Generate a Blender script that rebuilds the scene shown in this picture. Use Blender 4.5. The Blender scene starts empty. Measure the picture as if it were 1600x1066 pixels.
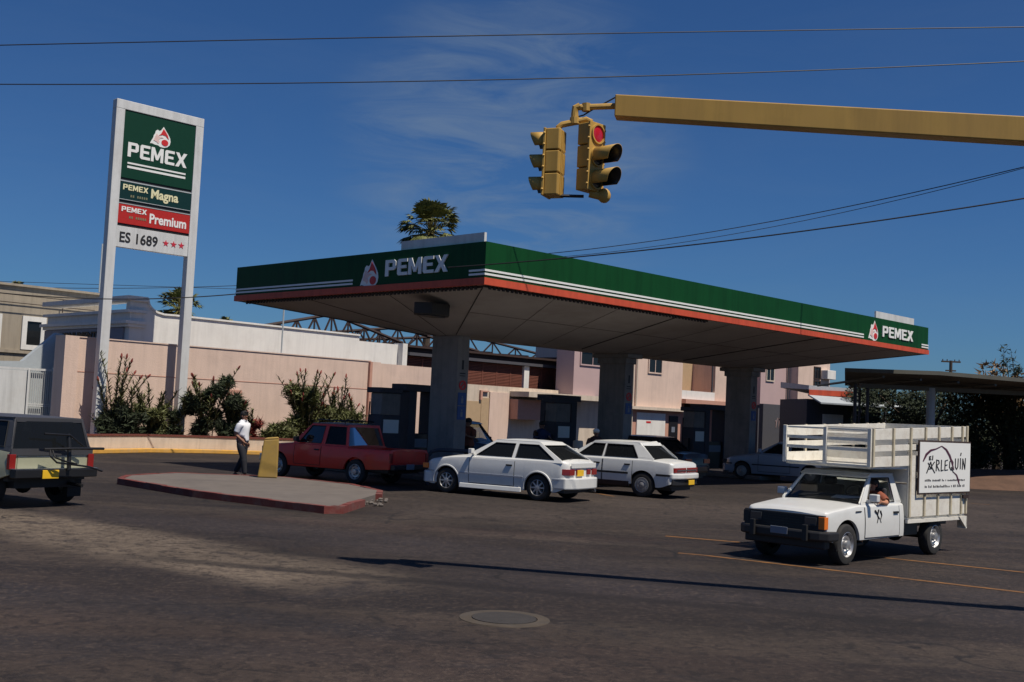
import bpy, bmesh, math, random
from mathutils import Vector, Matrix, noise
D = bpy.data; C = bpy.context.scene.collection
R = math.radians
random.seed(7)

# ------------------------------------------------------------------ camera
scene = bpy.context.scene
cam_d = D.cameras.new('camera'); cam = D.objects.new('camera', cam_d); C.objects.link(cam)
cam_d.lens = 39.92; cam_d.sensor_width = 36.0; cam_d.clip_end = 4000; cam_d.clip_start = 0.05
pi_, ro_ = 0.0640, 0.0470
fwd = Vector((0, math.cos(pi_), math.sin(pi_)))
rt0 = Vector((1, 0, 0)); up0 = Vector((0, -math.sin(pi_), math.cos(pi_)))
rt = math.cos(ro_)*rt0 + math.sin(ro_)*up0
up = -math.sin(ro_)*rt0 + math.cos(ro_)*up0
mw = Matrix((( rt.x, up.x, -fwd.x, 0), (rt.y, up.y, -fwd.y, 0), (rt.z, up.z, -fwd.z, 1.9), (0, 0, 0, 1)))
cam.matrix_world = mw
scene.camera = cam

# ------------------------------------------------------------------ light
SUN_EL = R(61.5); SUN_AZ = math.atan2(0.785, -0.62)      # azimuth clockwise from +Y
w = D.worlds.new('World'); scene.world = w; w.use_nodes = True
nt = w.node_tree; nt.nodes.clear()
wo = nt.nodes.new('ShaderNodeOutputWorld'); bg = nt.nodes.new('ShaderNodeBackground')
sky = nt.nodes.new('ShaderNodeTexSky'); sky.sky_type = 'NISHITA'; sky.sun_disc = False
sky.sun_elevation = SUN_EL; sky.sun_rotation = SUN_AZ
sky.air_density = 1.0; sky.dust_density = 0.3; sky.ozone_density = 4.0; sky.altitude = 0
bg.inputs['Strength'].default_value = 0.060
# thin cirrus high up: a noise laid out on the sky directions
tc = nt.nodes.new('ShaderNodeTexCoord'); mp = nt.nodes.new('ShaderNodeMapping')
mp.inputs['Rotation'].default_value = (0.0, R(-14), R(8)); mp.inputs['Scale'].default_value = (2.2, 2.2, 9.0)
n1 = nt.nodes.new('ShaderNodeTexNoise'); n1.inputs['Scale'].default_value = 1.9; n1.inputs['Detail'].default_value = 7; n1.inputs['Roughness'].default_value = 0.62; n1.inputs['Distortion'].default_value = 0.6
cr = nt.nodes.new('ShaderNodeMapRange'); cr.inputs['From Min'].default_value = 0.46; cr.inputs['From Max'].default_value = 0.80; cr.inputs['To Max'].default_value = 0.5
mx = nt.nodes.new('ShaderNodeMix'); mx.data_type = 'RGBA'
SKYTINT = nt.nodes.new('ShaderNodeMix'); SKYTINT.data_type = 'RGBA'; SKYTINT.blend_type = 'MULTIPLY'; SKYTINT.inputs[0].default_value = 1.0
SKYTINT.inputs[7].default_value = (0.36, 0.64, 1.0, 1)
nt.links.new(tc.outputs['Generated'], mp.inputs['Vector']); nt.links.new(mp.outputs[0], n1.inputs['Vector'])
cr.inputs['To Max'].default_value = 0.05
nt.links.new(n1.outputs['Fac'], cr.inputs['Value'])
# one thicker wisp of cloud low in the south-eastern sky
wd = (fwd + rt*((800-800)/1774.3) + up*((533-235)/1774.3)).normalized()
w1 = nt.nodes.new('ShaderNodeVectorMath'); w1.operation = 'DOT_PRODUCT'; w1.inputs[1].default_value = tuple(wd)
nv = nt.nodes.new('ShaderNodeVectorMath'); nv.operation = 'NORMALIZE'
w2_ = nt.nodes.new('ShaderNodeMapRange'); w2_.interpolation_type = 'SMOOTHSTEP'; w2_.inputs['From Min'].default_value = math.cos(R(10)); w2_.inputs['From Max'].default_value = math.cos(R(1.5)); w2_.inputs['To Max'].default_value = 1.0
mp2 = nt.nodes.new('ShaderNodeMapping'); mp2.inputs['Rotation'].default_value = (0, R(-20), 0); mp2.inputs['Scale'].default_value = (3.0, 3.0, 13.0)
n2_ = nt.nodes.new('ShaderNodeTexNoise'); n2_.inputs['Scale'].default_value = 2.6; n2_.inputs['Detail'].default_value = 8; n2_.inputs['Roughness'].default_value = 0.62; n2_.inputs['Distortion'].default_value = 0.9
w3_ = nt.nodes.new('ShaderNodeMapRange'); w3_.inputs['From Min'].default_value = 0.40; w3_.inputs['From Max'].default_value = 0.75; w3_.inputs['To Max'].default_value = 0.55
w4_ = nt.nodes.new('ShaderNodeMath'); w4_.operation = 'MULTIPLY'; w5_ = nt.nodes.new('ShaderNodeMath'); w5_.operation = 'ADD'
nt.links.new(tc.outputs['Generated'], nv.inputs[0]); nt.links.new(nv.outputs[0], w1.inputs[0]); nt.links.new(w1.outputs['Value'], w2_.inputs['Value'])
nt.links.new(tc.outputs['Generated'], mp2.inputs['Vector']); nt.links.new(mp2.outputs[0], n2_.inputs['Vector']); nt.links.new(n2_.outputs['Fac'], w3_.inputs['Value'])
nt.links.new(w2_.outputs[0], w4_.inputs[0]); nt.links.new(w3_.outputs[0], w4_.inputs[1]); nt.links.new(w4_.outputs[0], w5_.inputs[0]); nt.links.new(cr.outputs[0], w5_.inputs[1])
nt.links.new(w5_.outputs[0], mx.inputs[0])
nt.links.new(sky.outputs[0], SKYTINT.inputs[6]); nt.links.new(SKYTINT.outputs[2], mx.inputs[6])
mx.inputs[7].default_value = (3.2, 4.2, 5.4, 1)
nt.links.new(mx.outputs[2], bg.inputs['Color']); nt.links.new(bg.outputs[0], wo.inputs['Surface'])

sd = D.lights.new('sun', 'SUN'); sd.energy = 5.0; sd.angle = R(0.5); sd.color = (1.0, 0.91, 0.79)
sun = D.objects.new('sun', sd); C.objects.link(sun)
to_sun = Vector((math.sin(SUN_AZ)*math.cos(SUN_EL), math.cos(SUN_AZ)*math.cos(SUN_EL), math.sin(SUN_EL)))
sun.rotation_euler = to_sun.to_track_quat('Z', 'Y').to_euler(); sun.location = (0, -5, 40)
scene.view_settings.view_transform = 'Standard'; scene.view_settings.look = 'None'
scene.view_settings.exposure = 0.0; scene.view_settings.gamma = 1.0

# ------------------------------------------------------------------ station frame
O0 = Vector((-0.6621, 24.6049, 0)); YAW = 0.78879
UV = Vector((math.cos(YAW), math.sin(YAW), 0)); VV = Vector((-math.sin(YAW), math.cos(YAW), 0))
def ST(s, t, z=0): return O0 + UV*s + VV*t + Vector((0, 0, z))

# ------------------------------------------------------------------ materials
def mat(name, col, rough=0.6, metal=0.0, var=0.12, nscale=6.0, bump=0.0, bscale=60.0, coat=0.0, emit=None, dirt=None, dscale=1.5, damt=0.5, streak=0.0, spec=0.5):
    m = D.materials.new(name); m.use_nodes = True; t = m.node_tree; b = t.nodes['Principled BSDF']
    b.inputs['Roughness'].default_value = rough; b.inputs['Metallic'].default_value = metal
    b.inputs['Specular IOR Level'].default_value = spec
    if coat: b.inputs['Coat Weight'].default_value = coat; b.inputs['Coat Roughness'].default_value = 0.06
    tcn = t.nodes.new('ShaderNodeTexCoord')
    no = t.nodes.new('ShaderNodeTexNoise'); no.inputs['Scale'].default_value = nscale; no.inputs['Detail'].default_value = 6; no.inputs['Roughness'].default_value = 0.6
    t.links.new(tcn.outputs['Object'], no.inputs['Vector'])
    rp = t.nodes.new('ShaderNodeMapRange'); rp.inputs['From Min'].default_value = 0.25; rp.inputs['From Max'].default_value = 0.75
    rp.inputs['To Min'].default_value = 1-var; rp.inputs['To Max'].default_value = 1+var
    t.links.new(no.outputs['Fac'], rp.inputs['Value'])
    vm = t.nodes.new('ShaderNodeVectorMath'); vm.operation = 'SCALE'; vm.inputs[0].default_value = col[:3]
    t.links.new(rp.outputs[0], vm.inputs['Scale'])
    out = vm.outputs[0]
    if dirt:
        n2 = t.nodes.new('ShaderNodeTexNoise'); n2.inputs['Scale'].default_value = dscale; n2.inputs['Detail'].default_value = 8; n2.inputs['Roughness'].default_value = 0.7
        t.links.new(tcn.outputs['Object'], n2.inputs['Vector'])
        r2 = t.nodes.new('ShaderNodeMapRange'); r2.inputs['From Min'].default_value = 0.48; r2.inputs['From Max'].default_value = 0.72; r2.inputs['To Max'].default_value = damt
        t.links.new(n2.outputs['Fac'], r2.inputs['Value'])
        mm = t.nodes.new('ShaderNodeMix'); mm.data_type = 'RGBA'; mm.inputs[7].default_value = (*dirt, 1)
        t.links.new(r2.outputs[0], mm.inputs[0]); t.links.new(out, mm.inputs[6]); out = mm.outputs[2]
    if streak:
        ms = t.nodes.new('ShaderNodeMapping'); ms.inputs['Scale'].default_value = (2.2, 2.2, 0.16); t.links.new(tcn.outputs['Object'], ms.inputs['Vector'])
        n3 = t.nodes.new('ShaderNodeTexNoise'); n3.inputs['Scale'].default_value = 2.0; n3.inputs['Detail'].default_value = 8; n3.inputs['Roughness'].default_value = 0.7; t.links.new(ms.outputs[0], n3.inputs['Vector'])
        r3 = t.nodes.new('ShaderNodeMapRange'); r3.inputs['From Min'].default_value = 0.45; r3.inputs['From Max'].default_value = 0.75; r3.inputs['To Min'].default_value = 1.0; r3.inputs['To Max'].default_value = 1-streak; t.links.new(n3.outputs['Fac'], r3.inputs['Value'])
        v3 = t.nodes.new('ShaderNodeVectorMath'); v3.operation = 'SCALE'; t.links.new(out, v3.inputs[0]); t.links.new(r3.outputs[0], v3.inputs['Scale']); out = v3.outputs[0]
    t.links.new(out, b.inputs['Base Color'])
    if bump:
        bn = t.nodes.new('ShaderNodeTexNoise'); bn.inputs['Scale'].default_value = bscale; bn.inputs['Detail'].default_value = 4
        t.links.new(tcn.outputs['Object'], bn.inputs['Vector'])
        bu = t.nodes.new('ShaderNodeBump'); bu.inputs['Strength'].default_value = bump; bu.inputs['Distance'].default_value = 0.02
        t.links.new(bn.outputs['Fac'], bu.inputs['Height']); t.links.new(bu.outputs[0], b.inputs['Normal'])
    if emit:
        b.inputs['Emission Color'].default_value = (*emit[0], 1); b.inputs['Emission Strength'].default_value = emit[1]
    return m
def glassmat(name, tint, op, gcol=(0.9, 0.95, 1, 1)):
    m = D.materials.new(name); m.use_nodes = True; t = m.node_tree; t.nodes.clear()
    o = t.nodes.new('ShaderNodeOutputMaterial'); tr = t.nodes.new('ShaderNodeBsdfTransparent'); tr.inputs[0].default_value = (*tint, 1)
    gl = t.nodes.new('ShaderNodeBsdfGlossy'); gl.inputs['Roughness'].default_value = 0.03; gl.inputs['Color'].default_value = gcol
    df = t.nodes.new('ShaderNodeBsdfDiffuse'); df.inputs['Color'].default_value = (0.012, 0.014, 0.016, 1)
    m1 = t.nodes.new('ShaderNodeMixShader'); m1.inputs[0].default_value = op
    m2 = t.nodes.new('ShaderNodeMixShader'); fr = t.nodes.new('ShaderNodeFresnel'); fr.inputs['IOR'].default_value = 1.38
    t.links.new(tr.outputs[0], m1.inputs[1]); t.links.new(df.outputs[0], m1.inputs[2])
    t.links.new(fr.outputs[0], m2.inputs[0]); t.links.new(m1.outputs[0], m2.inputs[1]); t.links.new(gl.outputs[0], m2.inputs[2])
    t.links.new(m2.outputs[0], o.inputs['Surface']); return m
M = {}
M['white_paint'] = mat('white_paint', (0.64, 0.65, 0.63), 0.35, var=0.03, coat=0.3, dirt=(0.42, 0.38, 0.33), dscale=2.2, damt=0.22)
M['white_metal'] = mat('white_metal', (0.60, 0.61, 0.60), 0.5, var=0.04, streak=0.25, dirt=(0.45, 0.42, 0.38), dscale=1.2, damt=0.3)
M['stake_white'] = mat('stake_white', (0.70, 0.68, 0.61), 0.65, var=0.08, dirt=(0.34, 0.25, 0.16), dscale=5, damt=0.4, bump=0.2)
M['post_cream'] = mat('post_cream', (0.56, 0.50, 0.36), 0.65, var=0.1, dirt=(0.2, 0.12, 0.07), dscale=7, damt=0.6)
M['red_paint'] = mat('red_paint', (0.62, 0.022, 0.010), 0.35, var=0.06, coat=0.3, dirt=(0.2, 0.06, 0.04), dscale=2, damt=0.3)
M['silver_paint'] = mat('silver_paint', (0.36, 0.39, 0.45), 0.32, metal=0.3, var=0.03, coat=0.3)
M['green_paint'] = mat('green_paint', (0.33, 0.335, 0.23), 0.45, var=0.04, coat=0.2, dirt=(0.25, 0.22, 0.16), dscale=2, damt=0.3)
M['navy_paint'] = mat('navy_paint', (0.02, 0.03, 0.07), 0.35, var=0.05, coat=0.3)
M['dark_paint'] = mat('dark_paint', (0.015, 0.015, 0.018), 0.3, var=0.05, coat=0.3)
M['grey_roof'] = mat('grey_roof', (0.05, 0.05, 0.055), 0.45, var=0.05)
M['black_plastic'] = mat('black_plastic', (0.014, 0.014, 0.015), 0.55, var=0.1)
M['black_metal'] = mat('black_metal', (0.012, 0.012, 0.013), 0.4, var=0.1)
M['rubber'] = mat('rubber', (0.018, 0.018, 0.018), 0.85, var=0.15, dirt=(0.07, 0.06, 0.05), dscale=9, damt=0.4)
M['seat'] = mat('seat', (0.03, 0.03, 0.035), 0.9)
M['rim'] = mat('rim', (0.5, 0.5, 0.5), 0.35, metal=0.7, var=0.08)
M['rim_dull'] = mat('rim_dull', (0.35, 0.34, 0.33), 0.5, metal=0.4, var=0.15, dirt=(0.1, 0.08, 0.06), dscale=9, damt=0.5)
M['chrome'] = mat('chrome', (0.5, 0.5, 0.52), 0.25, metal=1.0, var=0.02)
M['glass_dark'] = glassmat('glass_dark', (0.22, 0.24, 0.25), 0.75, (0.45, 0.47, 0.5, 1))
M['glass'] = glassmat('glass', (0.75, 0.8, 0.8), 0.12)
M['window'] = glassmat('window', (0.1, 0.1, 0.1), 0.97)
M['red_lens'] = mat('red_lens', (0.22, 0.012, 0.01), 0.2, coat=0.6, var=0.05)
M['amber'] = mat('amber', (0.75, 0.18, 0.02), 0.25, coat=0.5, var=0.05)
M['clear_lens'] = mat('clear_lens', (0.08, 0.09, 0.10), 0.08, metal=0.5, var=0.1)
M['plate_yellow'] = mat('plate_yellow', (0.75, 0.45, 0.02), 0.5, var=0.06)
M['plate_white'] = mat('plate_white', (0.16, 0.18, 0.22), 0.5, var=0.1)
M['ink'] = mat('ink', (0.012, 0.011, 0.012), 0.6)
M['yellow'] = mat('yellow', (0.48, 0.29, 0.06), 0.6, streak=0.25, var=0.08, dirt=(0.3, 0.17, 0.05), dscale=1.5, damt=0.4)
M['yellow_kerb'] = mat('yellow_kerb', (0.62, 0.33, 0.06), 0.8, var=0.15, dirt=(0.4, 0.3, 0.2), dscale=2.5, damt=0.6, bump=0.3)
M['yellow_bollard'] = mat('yellow_bollard', (0.33, 0.21, 0.045), 0.7, var=0.1, dirt=(0.25, 0.17, 0.07), dscale=4, damt=0.7)
M['red_kerb'] = mat('red_kerb', (0.15, 0.03, 0.024), 0.85, var=0.2, dirt=(0.12, 0.09, 0.08), dscale=3, damt=0.8, bump=0.4)
M['concrete'] = mat('concrete', (0.13, 0.112, 0.098), 0.9, var=0.14, nscale=2.5, dirt=(0.08, 0.07, 0.065), dscale=1.1, damt=0.6, bump=0.4)
M['column'] = mat('column', (0.24, 0.218, 0.20), 0.75, streak=0.3, var=0.06, dirt=(0.06, 0.06, 0.07), dscale=1.2, damt=0.5, bump=0.1)
M['soffit'] = mat('soffit', (0.36, 0.325, 0.30), 0.75, var=0.08, nscale=1.2, dirt=(0.26, 0.22, 0.19), dscale=0.5, damt=0.8)
M['seam'] = mat('seam', (0.04, 0.035, 0.03), 0.8)
M['fascia'] = mat('fascia', (0.004, 0.055, 0.014), 0.55, streak=0.35, var=0.08, nscale=1.5, spec=0.15)
M['sign_green'] = mat('sign_green', (0.004, 0.04, 0.022), 0.5, var=0.05, spec=0.2)
M['sign_teal'] = mat('sign_teal', (0.004, 0.03, 0.03), 0.5, var=0.05, spec=0.2)
M['sign_red'] = mat('sign_red', (0.42, 0.025, 0.022), 0.5, var=0.05, spec=0.2)
M['red_trim'] = mat('red_trim', (0.55, 0.075, 0.030), 0.6, streak=0.3, var=0.08)
M['letter'] = mat('letter', (0.76, 0.77, 0.74), 0.5, var=0.03)
M['cream_letter'] = mat('cream_letter', (0.72, 0.68, 0.42), 0.5, var=0.03)
M['dim_letter'] = mat('dim_letter', (0.18, 0.18, 0.10), 0.5, var=0.1)
M['pink_letter'] = mat('pink_letter', (0.72, 0.5, 0.46), 0.5, var=0.1)
M['logo_red'] = mat('logo_red', (0.55, 0.02, 0.02), 0.5)
M['star_red'] = mat('star_red', (0.5, 0.02, 0.04), 0.5)
M['pink'] = mat('pink', (0.66, 0.50, 0.41), 0.9, streak=0.16, var=0.05, nscale=1.3, dirt=(0.44, 0.34, 0.29), dscale=0.5, damt=0.45, bump=0.35, bscale=22)
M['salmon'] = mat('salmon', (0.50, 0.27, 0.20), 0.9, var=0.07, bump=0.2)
M['mauve'] = mat('mauve', (0.46, 0.33, 0.32), 0.9, var=0.05, nscale=1, bump=0.2)  # pink wall tone with weaker light put into it; also scrawl and frame paint
M['cream'] = mat('cream', (0.60, 0.51, 0.41), 0.9, streak=0.25, var=0.05, dirt=(0.42, 0.34, 0.27), dscale=1, damt=0.4, bump=0.2)
M['brown_cap'] = mat('brown_cap', (0.14, 0.035, 0.025), 0.8, var=0.15)
M['stucco_white'] = mat('stucco_white', (0.72, 0.71, 0.67), 0.9, streak=0.15, var=0.03, nscale=1, dirt=(0.55, 0.53, 0.49), dscale=0.8, damt=0.5, bump=0.25)
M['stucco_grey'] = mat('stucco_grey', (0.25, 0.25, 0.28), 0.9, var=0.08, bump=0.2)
M['tan'] = mat('tan', (0.34, 0.295, 0.23), 0.95, streak=0.3, var=0.1, nscale=1.2, dirt=(0.3, 0.25, 0.18), dscale=0.6, damt=0.6, bump=0.3)
M['tan_patch'] = mat('tan_patch', (0.42, 0.30, 0.18), 0.95, var=0.08, bump=0.2)
M['bluegrey'] = mat('bluegrey', (0.38, 0.42, 0.44), 0.85, var=0.06, dirt=(0.3, 0.32, 0.33), dscale=0.8, damt=0.5)
M['slate'] = mat('slate', (0.06, 0.06, 0.07), 0.85, var=0.12, dirt=(0.05, 0.05, 0.07), dscale=1.5, damt=0.6)
M['rust_steel'] = mat('rust_steel', (0.028, 0.014, 0.012), 0.75, var=0.3, nscale=3)
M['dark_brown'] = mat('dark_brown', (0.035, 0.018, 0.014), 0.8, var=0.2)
M['louvre'] = mat('louvre', (0.16, 0.05, 0.03), 0.8, var=0.15, nscale=3)
M['roof_white'] = mat('roof_white', (0.45, 0.46, 0.47), 0.7, var=0.1)
M['shelter'] = mat('shelter', (0.12, 0.12, 0.10), 0.8, var=0.15, nscale=2)
M['bark'] = mat('bark', (0.07, 0.05, 0.035), 0.95, var=0.3, nscale=8, bump=0.6)
M['wood_pole'] = mat('wood_pole', (0.06, 0.045, 0.035), 0.9, var=0.3)
M['leaf'] = mat('leaf', (0.080, 0.088, 0.024), 0.7, var=0.8, nscale=3)
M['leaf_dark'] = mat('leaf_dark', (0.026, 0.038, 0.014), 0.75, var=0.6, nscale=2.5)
M['leaf_yellow'] = mat('leaf_yellow', (0.16, 0.14, 0.035), 0.7, var=0.5, nscale=4)
M['leaf_palm'] = mat('leaf_palm', (0.11, 0.12, 0.032), 0.6, var=0.5, nscale=2)
M['leaf_dry'] = mat('leaf_dry', (0.20, 0.12, 0.05), 0.8, var=0.4, nscale=3)
M['flower'] = mat('flower', (0.20, 0.035, 0.025), 0.8, var=0.4, nscale=5)
M['soil'] = mat('soil', (0.10, 0.055, 0.035), 0.95, var=0.3, nscale=2, bump=0.6)
M['wire'] = mat('wire', (0.01, 0.01, 0.012), 0.6)
M['skin'] = mat('skin', (0.25, 0.12, 0.075), 0.6, var=0.06)
M['hair'] = mat('hair', (0.012, 0.010, 0.009), 0.6)
M['shirt_white'] = mat('shirt_white', (0.74, 0.76, 0.80), 0.85, var=0.04)
M['trousers'] = mat('trousers', (0.012, 0.013, 0.02), 0.85, var=0.15)
M['shirt_dark'] = mat('shirt_dark', (0.05, 0.02, 0.018), 0.85, var=0.15)
M['shirt_navy'] = mat('shirt_navy', (0.02, 0.03, 0.08), 0.85, var=0.15)
M['shirt_rust'] = mat('shirt_rust', (0.22, 0.06, 0.03), 0.85, var=0.15)
M['skin_warm'] = mat('skin_warm', (0.42, 0.19, 0.11), 0.6, var=0.06)
M['blue_sign'] = mat('blue_sign', (0.01, 0.05, 0.20), 0.4)
M['lane_yellow'] = mat('lane_yellow', (0.17, 0.075, 0.018), 0.85, var=0.45, nscale=5, dirt=(0.04, 0.03, 0.026), dscale=2.2, damt=0.98)
M['manhole'] = mat('manhole', (0.032, 0.028, 0.025), 0.8, var=0.25, nscale=8, bump=0.4)
M['manhole_ring'] = mat('manhole_ring', (0.060, 0.046, 0.032), 0.85, var=0.3, nscale=5, dirt=(0.05, 0.045, 0.04), dscale=3, damt=1.0)
M['traffic_red'] = mat('traffic_red', (0.40, 0.008, 0.02), 0.3, coat=0.4, emit=((0.9, 0.01, 0.05), 0.06))
M['dark_lens'] = mat('dark_lens', (0.03, 0.03, 0.025), 0.25, coat=0.4)
M['purple'] = mat('purple', (0.07, 0.015, 0.035), 0.6)

# ------------------------------------------------------------------ helpers
class MB:
    def __init__(s): s.v = []; s.f = []
    def add(s, vs, fs, fn=None):
        b = len(s.v); s.v += [Vector(fn(*v)) if fn else Vector(v) for v in vs]; s.f += [[i+b for i in f] for f in fs]; return s
    def box(s, x0, x1, y0, y1, z0, z1, fn=None):
        vs = [(x, y, z) for x in (x0, x1) for y in (y0, y1) for z in (z0, z1)]
        return s.add(vs, [(0,1,3,2),(4,6,7,5),(0,4,5,1),(2,3,7,6),(0,2,6,4),(1,5,7,3)], fn)
    def hexa(s, p):     # 8 points: bottom 4 (loop), top 4 (loop)
        return s.add(p, [(3,2,1,0),(4,5,6,7),(0,1,5,4),(1,2,6,5),(2,3,7,6),(3,0,4,7)])
    def quadslab(s, a, b, c, d, off):
        a, b, c, d = map(Vector, (a, b, c, d)); off = Vector(off)
        return s.hexa([a, b, c, d, a+off, b+off, c+off, d+off])
    def prism(s, poly, fn, h0, h1):   # poly 2D, fn(x,y,h)->3D
        n = len(poly)
        vs = [(p[0], p[1], h0) for p in poly] + [(p[0], p[1], h1) for p in poly]
        fs = [list(range(n))[::-1], list(range(n, 2*n))] + [(i, (i+1) % n, n+(i+1) % n, n+i) for i in range(n)]
        return s.add(vs, fs, fn)
    def tube(s, path, r, n=8, caps=True, r1=None):
        path = [Vector(p) for p in path]; b = len(s.v); prev = None
        for i, p in enumerate(path):
            d = (path[min(i+1, len(path)-1)] - path[max(i-1, 0)])
            if d.length < 1e-9: d = Vector((0, 0, 1))
            d.normalize()
            if prev is None: a = d.orthogonal().normalized()
            else:
                a = (prev - d*prev.dot(d))
                a = a.normalized() if a.length > 1e-6 else d.orthogonal().normalized()
            prev = a; c = d.cross(a)
            rr = r if r1 is None else r + (r1-r)*i/(len(path)-1)
            if isinstance(r, (list, tuple)): rr = r[i]
            for k in range(n):
                an = 2*math.pi*k/n; s.v.append(p + (a*math.cos(an) + c*math.sin(an))*rr)
        for i in range(len(path)-1):
            for k in range(n):
                s.f.append([b+i*n+k, b+i*n+(k+1) % n, b+(i+1)*n+(k+1) % n, b+(i+1)*n+k])
        if caps:
            s.f.append([b+k for k in range(n)][::-1]); s.f.append([b+(len(path)-1)*n+k for k in range(n)])
        return s
    def lathe(s, prof, center, axis, n=20):   # prof [(r, h)], closed
        axis = Vector(axis).normalized(); a = axis.orthogonal().normalized(); c = axis.cross(a); center = Vector(center); b = len(s.v)
        for r, h in prof:
            for k in range(n):
                an = 2*math.pi*k/n; s.v.append(center + axis*h + (a*math.cos(an)+c*math.sin(an))*max(r, 1e-4))
        for i in range(len(prof)-1):
            for k in range(n): s.f.append([b+i*n+k, b+i*n+(k+1) % n, b+(i+1)*n+(k+1) % n, b+(i+1)*n+k])
        return s
    def ball(s, c, r, n=10, sc=(1, 1, 1)):
        c = Vector(c); vs = []; fs = []
        m = n//2+1
        for i in range(m+1):
            ph = math.pi*i/m
            for k in range(n):
                th = 2*math.pi*k/n; vs.append((c.x+r*sc[0]*math.sin(ph)*math.cos(th), c.y+r*sc[1]*math.sin(ph)*math.sin(th), c.z+r*sc[2]*math.cos(ph)))
        for i in range(m):
            for k in range(n): fs.append((i*n+k, (i+1)*n+k, (i+1)*n+(k+1) % n, i*n+(k+1) % n))
        return s.add(vs, fs)
    def build(s, name, m, parent=None, smooth=False, bevel=0.0, angle=35, clean=True):
        me = D.meshes.new(name); me.from_pydata([tuple(v) for v in s.v], [], s.f); me.materials.append(M[m] if isinstance(m, str) else m)
        if clean:
            bm = bmesh.new(); bm.from_mesh(me); bmesh.ops.remove_doubles(bm, verts=bm.verts, dist=1e-5)
            bmesh.ops.recalc_face_normals(bm, faces=bm.faces); bm.to_mesh(me); bm.free()
        if smooth:
            me.shade_smooth(); me.set_sharp_from_angle(angle=R(angle))
        o = D.objects.new(name, me); C.objects.link(o)
        if parent: o.parent = parent
        if bevel:
            bv = o.modifiers.new('bevel', 'BEVEL'); bv.width = bevel; bv.segments = 2; bv.limit_method = 'ANGLE'; bv.angle_limit = R(40)
        return o
def tag(o, label=None, cat=None, group=None, kind=None):
    if label: o['label'] = label
    if cat: o['category'] = cat
    if group: o['group'] = group
    if kind: o['kind'] = kind
    return o
def thing(name, label, cat, loc, rz=0, group=None, sc=1.0):
    o = D.objects.new(name, None); C.objects.link(o); o.location = loc; o.rotation_euler = (0, 0, rz); o.scale = (sc, sc, sc)
    o.empty_display_size = 0.2
    return tag(o, label, cat, group)
def eval_mesh(o):
    C.objects.link(o); bpy.context.view_layer.update()
    dg = bpy.context.evaluated_depsgraph_get(); me = D.meshes.new_from_object(o.evaluated_get(dg))
    D.objects.remove(o); return me
def shape2d(polys, ext=0.01):
    cu = D.curves.new('shape', 'CURVE'); cu.dimensions = '2D'; cu.fill_mode = 'BOTH'; cu.extrude = ext/2
    for p in polys:
        sp = cu.splines.new('POLY'); sp.points.add(len(p)-1); sp.use_cyclic_u = True
        for i, q in enumerate(p): sp.points[i].co = (q[0], q[1], 0, 1)
    me = eval_mesh(D.objects.new('shape', cu)); vs = [tuple(v.co) for v in me.vertices]; fs = [tuple(p.vertices) for p in me.polygons]
    D.meshes.remove(me); return vs, fs
def text2d(txt, size=1.0, ext=0.01, bold=0.0, shear=0.0):
    cu = D.curves.new('txt', 'FONT'); cu.body = txt; cu.size = size; cu.extrude = ext/2; cu.offset = bold; cu.shear = shear; cu.resolution_u = 3
    me = eval_mesh(D.objects.new('txt', cu)); vs = [tuple(v.co) for v in me.vertices]; fs = [tuple(p.vertices) for p in me.polygons]
    D.meshes.remove(me); return vs, fs
def fit(shape, x0, x1, z0, z1, ext):
    vs, fs = shape; xs = [v[0] for v in vs]; ys = [v[1] for v in vs]; zs = [v[2] for v in vs]
    fx = (x1-x0)/(max(xs)-min(xs)); fy = (z1-z0)/(max(ys)-min(ys)); zr = max(zs)-min(zs) or 1
    return [(x0+(v[0]-min(xs))*fx, z0+(v[1]-min(ys))*fy, (v[2]-min(zs))/zr*ext) for v in vs], fs
LET = {
 'P': (0.80, [[(0,0),(0,1),(.66,1),(.80,.88),(.80,.48),(.66,.36),(.24,.36),(.24,0)], [(.24,.55),(.56,.55),(.56,.81),(.24,.81)]]),
 'E': (0.76, [[(0,.1),(0,.9),(.1,1),(.74,1),(.74,.81),(.24,.81),(.24,.60),(.66,.60),(.66,.42),(.24,.42),(.24,.19),(.76,.19),(.76,0),(.1,0)]]),
 'M': (0.94, [[(0,0),(0,1),(.24,1),(.47,.44),(.70,1),(.94,1),(.94,0),(.73,0),(.73,.56),(.55,.14),(.39,.14),(.21,.56),(.21,0)]]),
 'X': (0.90, [[(0,0),(.30,.5),(0,1),(.27,1),(.45,.67),(.63,1),(.90,1),(.60,.5),(.90,0),(.63,0),(.45,.33),(.27,0)]]),
}
def pemex_word():
    vs = []; fs = []; x = 0
    for ch in 'PEMEX':
        wd, polys = LET[ch]; a, b = shape2d(polys, 0.02); k = len(vs)
        vs += [(v[0]+x, v[1], v[2]) for v in a]; fs += [tuple(i+k for i in f) for f in b]
        x += wd + (0.12 if ch in 'PM' else 0.07)
    return vs, fs
WORD = pemex_word()
DROP = [(.62,1),(.56,.9),(.50,.80),(.42,.76),(.33,.80),(.24,.72),(.22,.6),(.16,.5),(.14,.38),(.06,.22),(0,.08),(.10,.10),(.25,.06),(.40,.06),(.50,0),(.70,0),(.86,.06),(.97,.18),(1,.34),(.97,.5),(.86,.68),(.72,.86)]
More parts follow.
